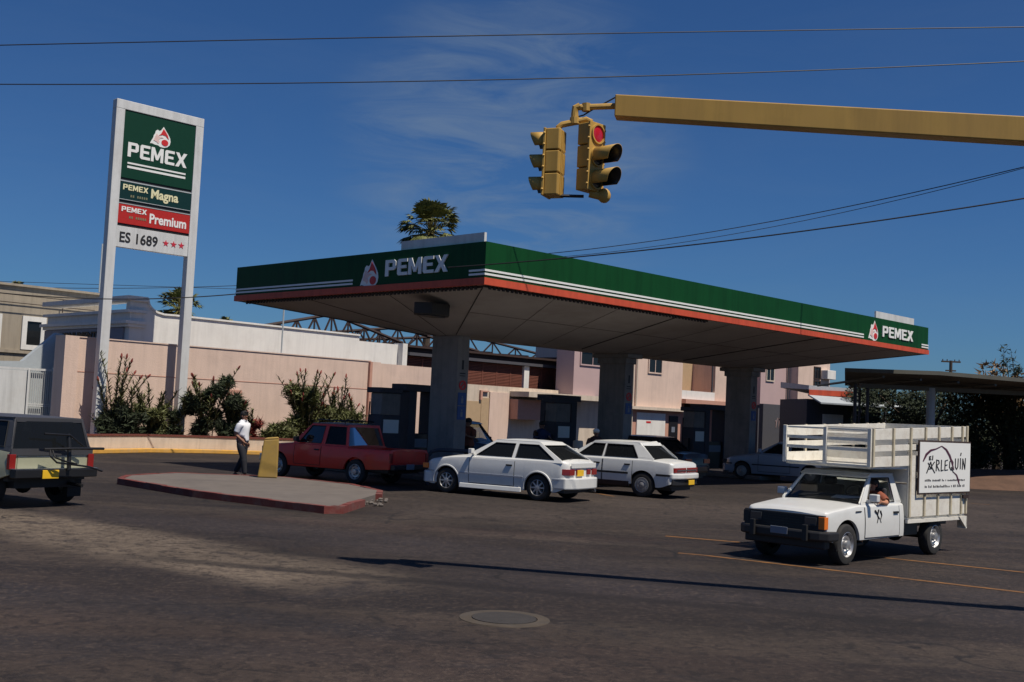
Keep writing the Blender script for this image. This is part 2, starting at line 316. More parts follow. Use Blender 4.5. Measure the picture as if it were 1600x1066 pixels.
def emblem(parent, fn, mb='letter'):
    e = MB().add(*shape2d([DROP], 0.012), fn=lambda x, y, z: fn(x, y, z)).build('emblem', mb, parent)
    g = MB()
    g.add(*shape2d([[(.62,.90),(.52,.66),(.40,.52),(.58,.60),(.74,.58),(.84,.48),(.90,.44),(.84,.62),(.74,.76)]], 0.012), fn=lambda x, y, z: fn(x, y, z+0.012))
    g.add(*shape2d([[(.72+.17*math.cos(a), .24+.15*math.sin(a)) for a in [i*math.pi/8 for i in range(16)]]], 0.012), fn=lambda x, y, z: fn(x, y, z+0.012))
    g.build('emblem_flame', 'logo_red', e)
    h = MB(); h.add(*shape2d([[(.30,.62),(.22,.44),(.16,.26),(.30,.22),(.40,.14),(.46,.24),(.40,.34),(.50,.42),(.64,.46),(.52,.50),(.40,.48)]], 0.012), fn=lambda x, y, z: fn(x, y, z+0.012))
    h.build('emblem_eagle', 'pink_letter', e)
    return e

# ================================================================== GROUND
def ground_material():
    m = D.materials.new('asphalt'); m.use_nodes = True; t = m.node_tree; b = t.nodes['Principled BSDF']; L = t.links.new
    N = lambda k: t.nodes.new(k)
    tcn = N('ShaderNodeTexCoord'); P = tcn.outputs['Object']
    def noise(scale, detail=6, rough=0.6, vec=P, dist=0.0):
        n = N('ShaderNodeTexNoise'); n.inputs['Scale'].default_value = scale; n.inputs['Detail'].default_value = detail; n.inputs['Roughness'].default_value = rough; n.inputs['Distortion'].default_value = dist
        L(vec, n.inputs['Vector']); return n.outputs['Fac']
    def mr(v, a, c, lo=0.0, hi=1.0, smooth=True):
        n = N('ShaderNodeMapRange'); n.interpolation_type = 'SMOOTHSTEP' if smooth else 'LINEAR'
        n.inputs['From Min'].default_value = a; n.inputs['From Max'].default_value = c; n.inputs['To Min'].default_value = lo; n.inputs['To Max'].default_value = hi
        L(v, n.inputs['Value']); return n.outputs[0]
    def mth(op, a, c):
        n = N('ShaderNodeMath'); n.operation = op
        for i, q in enumerate((a, c)):
            if isinstance(q, (int, float)): n.inputs[i].default_value = q
            else: L(q, n.inputs[i])
        return n.outputs[0]
    def mix(f, a, c):
        n = N('ShaderNodeMix'); n.data_type = 'RGBA'
        if isinstance(f, (int, float)): n.inputs[0].default_value = f
        else: L(f, n.inputs[0])
        for i, q in ((6, a), (7, c)):
            if isinstance(q, tuple): n.inputs[i].default_value = (*q, 1)
            else: L(q, n.inputs[i])
        return n.outputs[2]
    # streaks follow the lane: noise stretched along the traffic direction
    mp = N('ShaderNodeMapping'); mp.inputs['Rotation'].default_value = (0, 0, R(52)); mp.inputs['Scale'].default_value = (0.14, 1.0, 1.0); L(P, mp.inputs['Vector'])
    streak = noise(1.6, 8, 0.65, mp.outputs[0])
    streak2 = noise(0.55, 6, 0.6, mp.outputs[0], 0.5)
    blot = noise(0.35, 8, 0.65, P, 0.4); fine = noise(9, 8, 0.75); grit = noise(60, 3, 0.8); grit2 = noise(15, 6, 0.85)
    base = mix(mr(blot, 0.3, 0.7), (0.018, 0.0135, 0.0125), (0.036, 0.0255, 0.0215))
    base = mix(mr(streak, 0.44, 0.58, 0, 0.9), base, (0.017, 0.013, 0.013))
    base = mix(mr(streak2, 0.48, 0.64, 0, 0.75), base, (0.066, 0.050, 0.038))
    def band(p0, p1, half, soft, col, amt, wob=0.5, l0=None, l1=None):
        nonlocal base
        dx, dy = p1[0]-p0[0], p1[1]-p0[1]; ln = math.hypot(dx, dy); nx, ny = -dy/ln, dx/ln; c = nx*p0[0]+ny*p0[1]
        vm = N('ShaderNodeVectorMath'); vm.operation = 'DOT_PRODUCT'; vm.inputs[1].default_value = (nx, ny, 0); L(P, vm.inputs[0])
        dd = mth('ADD', mth('SUBTRACT', vm.outputs['Value'], c), mth('MULTIPLY', mth('SUBTRACT', streak2, 0.5), wob*2))
        a = mth('ABSOLUTE', dd, 0.0); mk = mr(a, half-soft, half+soft, 1, 0)
        vt = N('ShaderNodeVectorMath'); vt.operation = 'DOT_PRODUCT'; vt.inputs[1].default_value = (dx/ln, dy/ln, 0); L(P, vt.inputs[0])
        s0 = (dx*p0[0]+dy*p0[1])/ln
        al = mth('ADD', mth('SUBTRACT', vt.outputs['Value'], s0), mth('MULTIPLY', mth('SUBTRACT', blot, 0.5), 3))
        if l0 is not None: mk = mth('MULTIPLY', mk, mr(al, l0-1.2, l0+1.2))
        if l1 is not None: mk = mth('MULTIPLY', mk, mr(al, l1-1.2, l1+1.2, 1, 0))
        mk = mth('MULTIPLY', mk, mth('MULTIPLY', mr(fine, 0.30, 0.55, 0.35, 1.0), amt))
        base = mix(mk, base, col)
    # worn concrete apron before the pumps, dusty drift along the lane, tyre-polished and oily strips
    band((-3.0, 24.0), (9.0, 27.5), 4.6, 1.0, (0.066, 0.052, 0.043), 0.85, 0.6, 0.0)
    band((-9.5, 18.6), (-1.0, 11.9), 0.95, 0.35, (0.175, 0.138, 0.102), 0.95, 0.28, -40, 10.2)
    band((-7.5, 11.5), (-3.0, 8.6), 0.9, 0.5, (0.070, 0.050, 0.039), 0.8, 0.4)
    band((-3.5, 10.0), (2.5, 8.6), 1.0, 0.7, (0.058, 0.039, 0.031), 0.75, 0.5, -1, 6.5)
    band((-6.0, 18.2), (-0.5, 15.6), 0.95, 0.5, (0.030, 0.025, 0.028), 0.75, 0.4, -2, 9)
    band((-5.0, 19.4), (4.0, 17.0), 0.35, 0.25, (0.085, 0.066, 0.052), 0.75, 0.25, 1.5, 8.3)
    band((0.5, 18.2), (5.0, 17.6), 0.45, 0.3, (0.045, 0.028, 0.024), 0.6, 0.2, -6, 4)
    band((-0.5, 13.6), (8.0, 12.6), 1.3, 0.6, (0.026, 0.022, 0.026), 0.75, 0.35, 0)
    band((-3.9, 10.9), (0.2, 9.4), 0.35, 0.25, (0.022, 0.020, 0.024), 0.85, 0.3, 0, 3.8)
    band((-6.0, 11.6), (-2.5, 9.6), 0.4, 0.3, (0.022, 0.020, 0.024), 0.8, 0.4, -2, 3.0)
    band((-5.0, 8.6), (-0.5, 8.9), 0.35, 0.25, (0.024, 0.021, 0.024), 0.8, 0.3, 0, 3.5)
    base = mix(mr(mth('MULTIPLY', mr(noise(0.8, 6, 0.6, P, 1.2), 0.54, 0.66), 0.6), 0, 1), base, (0.028, 0.024, 0.026))
    base = mix(mr(grit2, 0.50, 0.62, 0, 0.62), base, (0.110, 0.080, 0.062))
    base = mix(mr(noise(5.5, 8, 0.85, P, 0.8), 0.49, 0.58, 0, 0.72), base, (0.015, 0.0115, 0.0115))
    base = mix(mr(noise(7.5, 8, 0.85, P, 1.2), 0.53, 0.62, 0, 0.5), base, (0.105, 0.078, 0.060))
    vo = N('ShaderNodeTexVoronoi'); vo.feature = 'DISTANCE_TO_EDGE'; vo.inputs['Scale'].default_value = 0.42
    wv = N('ShaderNodeVectorMath'); wv.operation = 'ADD'; nc_ = N('ShaderNodeTexNoise'); nc_.inputs['Scale'].default_value = 1.3; nc_.inputs['Detail'].default_value = 6; L(P, nc_.inputs['Vector']); L(P, wv.inputs[0]); L(nc_.outputs['Color'], wv.inputs[1]); L(wv.outputs[0], vo.inputs['Vector'])
    base = mix(mth('MULTIPLY', mr(vo.outputs['Distance'], 0.004, 0.018, 0.9, 0), mr(blot, 0.45, 0.6)), base, (0.014, 0.012, 0.012))
    base = mix(mr(grit, 0.48, 0.68, 0, 0.6), base, (0.018, 0.0145, 0.0145))
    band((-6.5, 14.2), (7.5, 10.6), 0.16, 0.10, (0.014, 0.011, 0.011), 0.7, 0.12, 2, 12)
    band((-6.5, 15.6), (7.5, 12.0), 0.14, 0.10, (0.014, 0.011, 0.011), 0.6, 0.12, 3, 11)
    hv_ = N('ShaderNodeVectorMath'); hv_.operation = 'SCALE'; L(base, hv_.inputs[0]); L(mr(noise(0.22, 5, 0.6), 0.35, 0.65, 0.62, 1.02), hv_.inputs['Scale']); base = hv_.outputs[0]
    L(base, b.inputs['Base Color']); b.inputs['Roughness'].default_value = 0.82; b.inputs['Specular IOR Level'].default_value = 0.3
    bu = N('ShaderNodeBump'); bu.inputs['Strength'].default_value = 0.5; bu.inputs['Distance'].default_value = 0.012
    L(mth('ADD', grit, mth('MULTIPLY', grit2, 1.5)), bu.inputs['Height']); L(bu.outputs[0], b.inputs['Normal'])
    return m
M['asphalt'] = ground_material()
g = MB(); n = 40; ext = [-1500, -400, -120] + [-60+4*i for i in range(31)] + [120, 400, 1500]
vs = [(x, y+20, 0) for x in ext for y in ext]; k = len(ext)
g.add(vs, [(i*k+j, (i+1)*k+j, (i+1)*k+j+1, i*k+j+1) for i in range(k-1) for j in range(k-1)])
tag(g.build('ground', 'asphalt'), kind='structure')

# lane lines, each a thin worn sheet on the road
def line_sheet(pts, wd, name='lane_line', z=0.004):
    m = MB()
    for (a, b) in zip(pts[:-1], pts[1:]):
        a = Vector((*a, z)); b = Vector((*b, z)); d = (b-a).normalized(); nn = Vector((-d.y, d.x, 0))*wd/2
        m.add([a-nn, b-nn, b+nn, a+nn], [(0, 1, 2, 3)])
    return tag(m.build(name, 'lane_yellow'), kind='structure')
line_sheet([(2.69, 18.96), (3.9, 18.5)], 0.12)
line_sheet([(2.55, 16.62), (2.9, 16.49), (6.17, 14.32), (9.5, 12.1)], 0.11)
line_sheet([(5.5, 17.42), (7.08, 16.44), (10.5, 14.3)], 0.11)
line_sheet([(1.75, 30.1), (2.68, 27.98)], 0.12)
line_sheet([(8.2, 33.9), (13.5, 31.8)], 0.10)

# refuge island: grey concrete with a red painted kerb
isl = [(-8.30, 24.47), (-6.05, 22.17), (-3.15, 20.05), (-2.83, 20.22), (-2.66, 21.9), (-2.50, 23.3), (-2.62, 24.6), (-3.45, 26.1), (-5.3, 27.6), (-7.9, 27.3), (-8.5, 25.6)]
def offs(poly, d):
    out = []; n = len(poly)
    for i in range(n):
        a = Vector(poly[i-1]); b = Vector(poly[i]); c = Vector(poly[(i+1) % n])
        e1 = (b-a).normalized(); e2 = (c-b).normalized(); n1 = Vector((-e1.y, e1.x)); n2 = Vector((-e2.y, e2.x)); m = (n1+n2).normalized()
        out.append(tuple(b + m*d/max(0.4, m.dot(n1))))
    return out
inner = offs(isl, 0.13)
it = thing('traffic_island', 'low grey concrete island with a chipped dark red kerb, left of the hatchback', 'traffic island', (0, 0, 0))
MB().prism(inner, lambda x, y, h: (x, y, h), 0.0, 0.128).build('island_slab', 'concrete', it)
mk = MB(); n = len(isl)
for i in range(n):
    j = (i+1) % n
    if i in (4,): continue
    sub = 5
    for q in range(sub):
        def lp(p, q2): return (p[0]+(p2[0]-p[0])*q2, p[1]+(p2[1]-p[1])*q2)
        a0 = Vector((*isl[i], 0)).lerp(Vector((*isl[j], 0)), q/sub); a1 = Vector((*isl[i], 0)).lerp(Vector((*isl[j], 0)), (q+1)/sub)
        b0 = Vector((*inner[i], 0)).lerp(Vector((*inner[j], 0)), q/sub); b1 = Vector((*inner[i], 0)).lerp(Vector((*inner[j], 0)), (q+1)/sub)
        h = 0.135 + random.uniform(-0.008, 0.008)
        up_ = Vector((0, 0, h)); mk.hexa([a0, a1, b1, b0, a0+up_, a1+up_, b1+up_, b0+up_])
mk.build('kerb', 'red_kerb', it)
rb = MB()
for i in range(26):
    p = Vector((-2.62, 21.9, 0)) + Vector((random.uniform(-0.1, 0.25), random.uniform(0, 1.6), random.uniform(0.01, 0.05)))
    rb.ball(p, random.uniform(0.02, 0.06), 6, (1, 1.2, 0.6))
tag(rb.build('broken_edge', 'concrete', it), kind='stuff')

# manhole
mh = thing('manhole_cover', 'round manhole cover with a worn pale ring in the road, nearest the camera', 'manhole cover', (0.05, 10.68, 0))
MB().lathe([(0.0, 0.012), (0.30, 0.012), (0.30, 0.0)], (0, 0, 0), (0, 0, 1), 28).build('cover', 'manhole', mh)
MB().lathe([(0.31, 0.0), (0.31, 0.009), (0.42, 0.008), (0.425, 0.0)], (0, 0, 0), (0, 0, 1), 28).build('ring', 'manhole_ring', mh)

# ================================================================== CANOPY
L1, L2, ZT, ZB = 10.05, 21.83, 5.632, 4.682
can = thing('gas_station_canopy', 'big flat gas station canopy with a green and red fascia on three grey columns', 'canopy', O0, YAW)
MB().box(0.02, L2-0.02, 0.02, L1-0.02, 5.40, 5.45).build('roof_deck', 'roof_white', can)
# fascia panels with fine vertical joints
def fascia(nm, a, b, z0, z1, m, outn, th=0.05):
    o = MB(); a = Vector(a); b = Vector(b); nn = 1; off = Vector(outn)*th
    for i in range(nn):
        p = a.lerp(b, i/nn + (0.0 if i == 0 else 0.0006)); q = a.lerp(b, (i+1)/nn)
        o.quadslab(p+Vector((0, 0, z0)), q+Vector((0, 0, z0)), q+Vector((0, 0, z1)), p+Vector((0, 0, z1)), -off)
    return o.build(nm, m, can)
fascia('fascia', (0, 0, 0), (L2, 0, 0), 4.84, ZT, 'fascia', (0, -1, 0))
fascia('fascia', (0, L1, 0), (0, 0.051, 0), 4.84, ZT, 'fascia', (-1, 0, 0))
fascia('fascia', (L2, 0.051, 0), (L2, L1, 0), 4.84, ZT, 'fascia', (1, 0, 0))
fascia('fascia', (L2-0.051, L1, 0), (0.051, L1, 0), 4.84, ZT, 'fascia', (0, 1, 0))
tr = MB()
e = 0.03
tr.box(-e, L2+e, -e, 0.06, ZB, 4.838); tr.box(-e, 0.06, 0.062, L1-0.062, ZB, 4.838); tr.box(L2-0.06, L2+e, 0.062, L1-0.062, ZB, 4.838); tr.box(-e, L2+e, L1-0.06, L1+e, ZB, 4.838)
tr.build('red_trim', 'red_trim', can)
# soffit: hipped, falling from the edges to a beam over the columns
zr = 3.93; a0, a1, t0, t1 = 3.3, L2-3.3, 4.45, 5.6
def hipm(dz):
    return [(0.06, 0.06, ZB+0.02+dz), (L2-0.06, 0.06, ZB+0.02+dz), (L2-0.06, L1-0.06, ZB+0.02+dz), (0.06, L1-0.06, ZB+0.02+dz), (a0, t0, zr+dz), (a1, t0, zr+dz), (a1, t1, zr+dz), (a0, t1, zr+dz)]
sv = hipm(0) + hipm(0.05)
sf = [(0,1,5,4),(1,2,6,5),(2,3,7,6),(3,0,4,7),(4,5,6,7)]
so = MB().add(sv, sf + [tuple(i+8 for i in f) for f in sf] + [(i, (i+1) % 4, 8+(i+1) % 4, 8+i) for i in range(4)]); so.build('soffit', 'soffit', can)
sm = MB()
P8 = [Vector(p) for p in hipm(-0.012)]
for a, b in ((0, 4), (1, 5), (2, 6), (3, 7)): sm.tube([P8[a], P8[b]], 0.012, 6)
for i in range(1, 9):        # panel joints down the long slope
    k = i/9; sm.tube([P8[0].lerp(P8[1], k), P8[4].lerp(P8[5], k)], 0.004 if i % 3 else 0.016, 5)
sm.tube([P8[0].lerp(P8[4], .5), P8[1].lerp(P8[5], .5)], 0.004, 5)
for k in (0.35, 0.7): sm.tube([P8[0].lerp(P8[3], k), P8[4].lerp(P8[7], k)], 0.006, 5)
sm.build('soffit_joints', 'seam', can)
te = MB()                    # dark drip edge with teeth under the trim
x = 0.25
while x < 8.5:
    te.box(x, x+0.07, 0.10, 0.13, ZB-0.075, ZB+0.03); x += 0.14
y = 0.35
while y < 9.6:
    te.box(0.10, 0.13, y, y+0.07, ZB-0.085, ZB+0.03); y += 0.14
te.box(0.1, 8.6, 0.13, 0.15, ZB-0.04, ZB+0.02); te.box(0.135, 0.15, 0.2, 9.7, ZB-0.05, ZB+0.02)
te.build('drip_edge', 'seam', can)
st_ = MB()
for z in (4.895, 4.98):
    st_.box(-0.012, 17.1, -0.014, 0.0, z, z+0.045)
    st_.box(21.3, L2+0.012, -0.014, 0.0, z, z+0.045)
    st_.box(-0.012, -0.0, 0.002, 0.5, z, z+0.045); st_.box(-0.012, 0.0, 4.70, L1, z, z+0.045)
st_.build('stripes', 'letter', can)
vs, fs = fit(WORD, 18.35, 20.60, 5.04, 5.40, 0.03)
MB().add(vs, fs, lambda x, y, z: (x, -z-0.002, y)).build('lettering', 'letter', can)
vs, fs = fit(WORD, 0, 2.22, 5.03, 5.42, 0.03)
MB().add(vs, fs, lambda x, y, z: (-z-0.002, 3.42-x, y)).build('lettering', 'letter', can)
emblem(can, lambda x, y, z: (17.42+x*0.66, -0.002-z, 4.86+y*0.66))
emblem(can, lambda x, y, z: (-0.002-z, 4.40-x*0.70, 4.80+y*0.68))
pp = MB(); pp.box(0.05, 0.12, 0.12, 2.96, 5.632, 5.85); pp.build('parapet_panel', 'white_metal', can)
pp = MB(); pp.box(18.02, 20.80, 0.05, 0.11, 5.632, 5.86); pp.build('parapet_panel', 'white_metal', can)
# light fixture box under the left slope
fx = MB(); c = Vector((0.75, 2.55, 4.30))
hexp = [(.55*math.cos(R(a)), .38*math.sin(R(a))) for a in range(0, 360, 60)]
fx.prism(hexp, lambda x, y, h: (c.x+x, c.y+y, c.z+h), -0.16, 0.12)
lf = fx.build('light_box', 'seam', can, bevel=0.02)
MB().prism([(p[0]*.8, p[1]*.75) for p in hexp], lambda x, y, h: (c.x+x, c.y+y, c.z+h), -0.185, -0.161).build('light_glass', 'black_plastic', lf)
# columns
for i, s in enumerate((3.45, 10.52, 17.58)):
    col = MB().box(s, s+0.42, 4.5, 5.55, 0.0, zr+0.04).build('column', 'column', can, bevel=0.02)
    cap = MB()
    if i == 0: cap.box(s-.006, s+.426, 4.494, 5.556, zr-.10, zr+.0)
    if False: cap.hexa([(s-.02, 4.48, 3.45), (s+.44, 4.48, 3.45), (s+.44, 5.57, 3.45), (s-.02, 5.57, 3.45), (s-.05, 4.42, zr+.0), (s+.48, 4.42, zr+.0), (s+.48, 5.63, zr+.0), (s-.05, 5.63, zr+.0)])
    if i: cap.box(s-0.05, s+0.48, 4.44, 5.61, 3.62, zr+0.01); cap.box(s-0.15, s+0.60, 4.30, 5.75, 3.80, zr+0.005)
    cap.build('capital', 'column', col, bevel=0.02)
    y = 4.497
    zz = {0: 1.0, 1: 0.0, 2: 0.0}[i]
    sg = MB(); sg.box(s+0.07, s+0.36, y-0.012, y, 2.06, 2.40)
    if i == 0: sg.box(s+0.07, s+0.36, y-0.012, y, 1.68, 2.04)
    sg.build('blue_sign', 'blue_sign', col)
    pk = MB()
    for z0 in ((2.12, 1.76) if i == 0 else (2.12,)):
        pk.box(s+0.18, s+0.26, y-0.018, y-0.012, z0, z0+0.13); pk.ball((s+0.22, y-0.014, z0+0.17), 0.03, 8, (1, .15, 1))
    pk.build('pictogram', 'plate_white', col)
    rg = MB()
    rg.lathe([(0.085, 0), (0.085, 0.012), (0.13, 0.012), (0.13, 0)], (s+0.22, y, 2.60), (0, -1, 0), 20)
    rg.add([(s+0.13, y-0.011, 2.55), (s+0.16, y-0.011, 2.51), (s+0.31, y-0.011, 2.65), (s+0.28, y-0.011, 2.69)], [(0, 1, 2, 3)])
    rg.build('prohibition_sign', 'logo_red', col)
    nb = MB(); nb.box(s+0.17, s+0.23, y-0.008, y, 3.02, 3.27); nb.box(s+0.10, s+0.30, y-0.008, y, 2.90, 2.93); nb.box(s+0.10, s+0.30, y-0.008, y, 2.84, 2.86)
    nb.build('number_mark', 'black_plastic', col)
# island plinths under the columns
for i, s in enumerate((3.45, 10.52, 17.58)):
    pl = tag(MB().box(-0.45, 0.87, 3.7, 10.2, 0, 0.16).build('pump_island', 'concrete', None, bevel=0.04), ['raised concrete pump island under the first column, behind the hatchback', 'raised concrete pump island under the middle canopy column', 'raised concrete pump island under the far canopy column'][i], 'pump island', 'pump islands under the canopy')
    pl.location = ST(s, 0); pl.rotation_euler = (0, 0, YAW)

# pumps
def pump(s, t, lab, portal=False, z=0.16):
    root = thing('fuel_pump', lab, 'fuel pump', ST(s, t, z), YAW, 'fuel pumps under the canopy')
    MB().box(-.34, .34, -.28, .28, 0, 1.55).build('cabinet', 'slate', root, bevel=0.02)
    MB().box(-.33, .33, -.25, .25, 1.55, 2.15).build('head', 'column', root, bevel=0.02)
    MB().box(-.44, .36, -.32, .32, 2.15, 2.30).build('top_box', 'slate', root, bevel=0.03)
    MB().box(-.27, .27, -.295, -.281, 1.05, 1.42).build('display', 'letter', root)
    for sx in (-.39, .39):
        h = MB().box(sx-.05, sx+.05, -.1, .1, .75, 1.15).build('nozzle', 'black_plastic', root, bevel=0.02)
        MB().tube([(sx, 0, .8), (sx*1.25, -.05, .3), (sx*1.3, .1, .25), (sx*1.1, .2, 1.0), (sx, .2, 1.9)], .022, 6).build('hose', 'rubber', root)
    return root
def portal(s, t, lab, wd=1.15, h=2.45):
    root = thing('fuel_gantry', lab, 'pump frame', ST(s, t, .16), YAW, 'pump frames under the canopy')
    for sx in (0, wd-.24): MB().box(sx, sx+.30, -.3, .3, 0, h-.2).build('post', 'slate', root, bevel=0.02)
    MB().box(-.14, wd+.2, -.34, .34, h-.2, h).build('lintel', 'slate', root, bevel=0.02)
    MB().box(.31, wd-.25, -.2, .2, 0, 1.05).build('cabinet', 'dark_paint', root, bevel=0.02)
    MB().box(.35, wd-.32, -.215, -.2, .65, .9).build('display', 'plate_white', root)
    return root
pump(3.1, 7.0, 'grey-blue fuel pump pillar left of the first canopy column')
portal(3.95, 7.3, 'dark pump frame with two slots just left of the first canopy column')
pump(10.25, 7.0, 'grey-blue fuel pump between the first and middle canopy columns')
portal(11.0, 8.2, 'dark pump frame just left of the middle canopy column')
pump(18.0, 7.2, 'grey-blue fuel pump between the middle and far canopy columns')
portal(18.9, 7.6, 'dark pump frame left of the far canopy column', 1.5)

# ================================================================== PYLON SIGN
py = thing('pylon_sign', 'tall white framed station price sign with green, teal and red panels', 'sign', ST(0, 20.40), YAW)
for a, b in ((0.97, 1.30), (4.10, 4.42)): MB().box(a, b, -0.16, 0.16, 0.5, 12.05).build('post', 'white_metal', py, bevel=0.015)
MB().box(0.97, 4.42, -0.16, 0.16, 12.052, 12.38).build('top_beam', 'white_metal', py, bevel=0.015)
y0 = -0.13
def panel(nm, z0, z1, m, th=0.2): return MB().box(1.302, 4.098, y0, y0+th, z0, z1).build(nm, m, py, bevel=0.008)
p1 = panel('main_panel', 9.62, 12.04, 'sign_green')
MB().box(1.302, 4.098, -0.10, 0.05, 9.52, 9.615).box(1.302, 4.098, -0.10, 0.05, 8.72, 8.82).box(1.302, 4.098, -0.10, 0.05, 7.90, 7.98).build('divider', 'ink', py)
MB().box(1.302, 4.098, y0-.01, y0+.19, 9.49, 9.53).box(1.302, 4.098, y0-.01, y0+.19, 8.69, 8.72).box(1.302, 4.098, y0-.01, y0+.19, 8.84, 8.86).build('rail', 'bluegrey', py)
p2 = panel('fuel_panel', 8.86, 9.48, 'sign_teal'); p3 = panel('fuel_panel', 7.99, 8.68, 'sign_red'); p4 = panel('number_panel', 7.14, 7.89, 'white_metal')
F = lambda x, y, z: (x, y0-z, y)
emblem(p1, lambda x, y, z: (2.32+x*0.80, y0-z, 10.98+y*0.76))
def put(par, shape, x0, x1, z0, z1, m, nm, ext=0.012):
    vs, fs = fit(shape, x0, x1, z0, z1, ext); return MB().add(vs, fs, F).build(nm, m, par)
put(p1, WORD, 1.50, 3.82, 10.40, 10.92, 'letter', 'lettering')
MB().box(1.52, 3.80, y0-.012, y0, 10.14, 10.20).box(1.52, 3.80, y0-.012, y0, 9.99, 10.07).build('underline', 'letter', p1)
put(p2, WORD, 1.42, 2.38, 9.20, 9.40, 'cream_letter', 'lettering'); put(p2, text2d('Magna', 1, .01, .028), 2.50, 3.58, 8.95, 9.40, 'cream_letter', 'lettering')
put(p3, WORD, 1.42, 2.38, 8.42, 8.60, 'letter', 'lettering'); put(p3, text2d('Premium', 1, .01, .028), 2.50, 3.96, 8.14, 8.50, 'letter', 'lettering')
sc = MB()
for z in (8.96, 8.20):
    for i in range(8):
        if i in (2,): continue
        sc.box(1.72+i*.085, 1.72+i*.085+.055, y0-.008, y0, z, z+.085)
sc.build('small_print', 'dim_letter', p2)
put(p4, text2d('ES 1689', 1, .01, .018), 1.42, 2.88, 7.32, 7.70, 'ink', 'lettering')
for i in range(3):
    cx = 3.20+i*.31; cz = 7.51
    poly = [(cx + (.13 if k % 2 == 0 else .052)*math.sin(k*math.pi/5), cz + (.13 if k % 2 == 0 else .052)*math.cos(k*math.pi/5)) for k in range(10)]
    MB().add(*shape2d([poly], .012), fn=lambda x, y, z: (x, y0-.006-z, y)).build('star', 'star_red', p4)

# ================================================================== PINK WALL AND PLANTER
TW = 21.1
wl = thing('boundary_wall', 'long pale pink boundary wall behind the pylon sign', 'wall', ST(0, TW), YAW)
def stbox(mb, s0, s1, t0, t1, z0, z1): return mb.box(s0, s1, t0-TW, t1-TW, z0, z1)
m = MB(); stbox(m, 0.22, 13.6, TW, TW+.3, 0, 3.87); stbox(m, 14.05, 17.6, TW+.15, TW+.4, 0, 3.83); m.build('wall', 'pink', wl)
m = MB(); stbox(m, 17.6, 30, TW+.1, TW+.35, 0, 3.20); m.build('low_wall', 'cream', wl)
m = MB(); stbox(m, 0.0, 0.50, TW-.25, TW+.55, 0, 3.90); stbox(m, 13.6, 14.05, TW-.12, TW+.4, 0, 3.86); m.build('pilaster', 'pink', wl)
m = MB(); stbox(m, 13.47, 13.60, TW-.13, TW+.1, 0, 3.84); m.build('pilaster_edge', 'salmon', wl)
m = MB(); stbox(m, 0.5, 13.5, TW-.012, TW, 2.66, 2.685); m.build('groove', 'salmon', wl)
m = MB(); stbox(m, 0.5, 13.6, TW-.03, TW+.33, 3.87, 3.91); m.build('coping', 'pink', wl)
m = MB(); stbox(m, 6.62, 7.16, TW-.22, TW, 1.64, 2.32); m.build('meter_box', 'salmon', wl)
m = MB(); stbox(m, 18.9, 20.38, TW+.08, TW+.1, 0.4, 2.42); stbox(m, 20.38, 20.9, TW+.06, TW+.1, 0.4, 2.6); m.build('painted_patch', 'tan_patch', wl)
m = MB(); stbox(m, 20.9, 22.2, TW+.02, TW+.1, .3, 2.9); m.build('render_panel', 'pink', wl)
m = MB(); stbox(m, 22.3, 24.2, TW-.5, TW+.09, 1.65, 2.62); m.build('hanging_box', 'salmon', wl)
m = MB(); m.hexa([Vector((20.25+k, -.02, z)) for k, z in ((0, 2.5), (.12, 2.5), (.12, 2.95), (0, 2.95))] + [Vector((20.25+k, .09, z)) for k, z in ((0, 2.5), (.12, 2.5), (.12, 2.95), (0, 2.95))]); m.box(20.37, 20.8, -.02, .09, 2.88, 2.94); m.build('bracket', 'salmon', wl)
ev = MB(); ev.box(22.3, 27.6, -1.2, .3, 2.75, 3.0); ev.build('eave', 'cream', wl)

pl = thing('planter', 'long low cream planter wall with a brown cap under the pylon sign', 'planter', ST(0, 0), YAW)
pf = [(-1.6, 17.5), (-.5, 17.6), (.5, 18.0), (2, 18.6), (4, 18.4), (6, 17.7), (8, 17.2), (11, 17.2), (14, 17.6), (18, 18.6)]
def strip(path, off0, off1, z0, z1, zf=None):
    m = MB(); pts = []
    for i, p in enumerate(path):
        a = Vector(path[max(i-1, 0)]); b = Vector(path[min(i+1, len(path)-1)]); d = (b-a).normalized(); nn = Vector((-d.y, d.x))
        pts.append((Vector(p)+nn*off0, Vector(p)+nn*off1))
    for i in range(len(path)-1):
        (a, b), (c, d) = pts[i], pts[i+1]
        m.hexa([(*a, z0), (*c, z0), (*d, z0), (*b, z0), (*a, z1), (*c, z1), (*d, z1), (*b, z1)])
    return m
strip(pf, 0, .18, 0, .56).build('wall', 'cream', pl)
strip(pf, -.03, .21, .56, .61).build('cap', 'brown_cap', pl)
so = MB(); pts = pf + [(18, 21.0), (-1.2, 21.0)]
so.prism([(p[0], p[1]+.19) if i < len(pf) else p for i, p in enumerate(pts)], lambda x, y, h: (x, y, h), 0.3, 0.50); so.build('soil', 'soil', pl)
kb = strip(pf, -.38, -.03, 0, .14).build('kerb', 'yellow_kerb', None, bevel=.02); kb.location = ST(0, 0); kb.rotation_euler = (0, 0, YAW)
tag(kb, 'yellow painted kerb running along the foot of the cream planter', 'kerb')

# ================================================================== BUILDINGS
def window(par, x0, x1, z0, z1, y, fm='stucco_white', mull=True, th=0.06, fw=0.07):
    f = MB(); f.box(x0-fw, x1+fw, y-th, y, z0-fw, z0); f.box(x0-fw, x1+fw, y-th, y, z1, z1+fw); f.box(x0-fw, x0, y-th, y, z0, z1); f.box(x1, x1+fw, y-th, y, z0, z1)
    if mull: f.box((x0+x1)/2-.02, (x0+x1)/2+.02, y-th*.7, y-.005, z0, z1)
    w_ = f.build('window', fm, par)
    MB().box(x0, x1, y-.02, y-.01, z0, z1).build('pane', 'window', w_)
    return w_
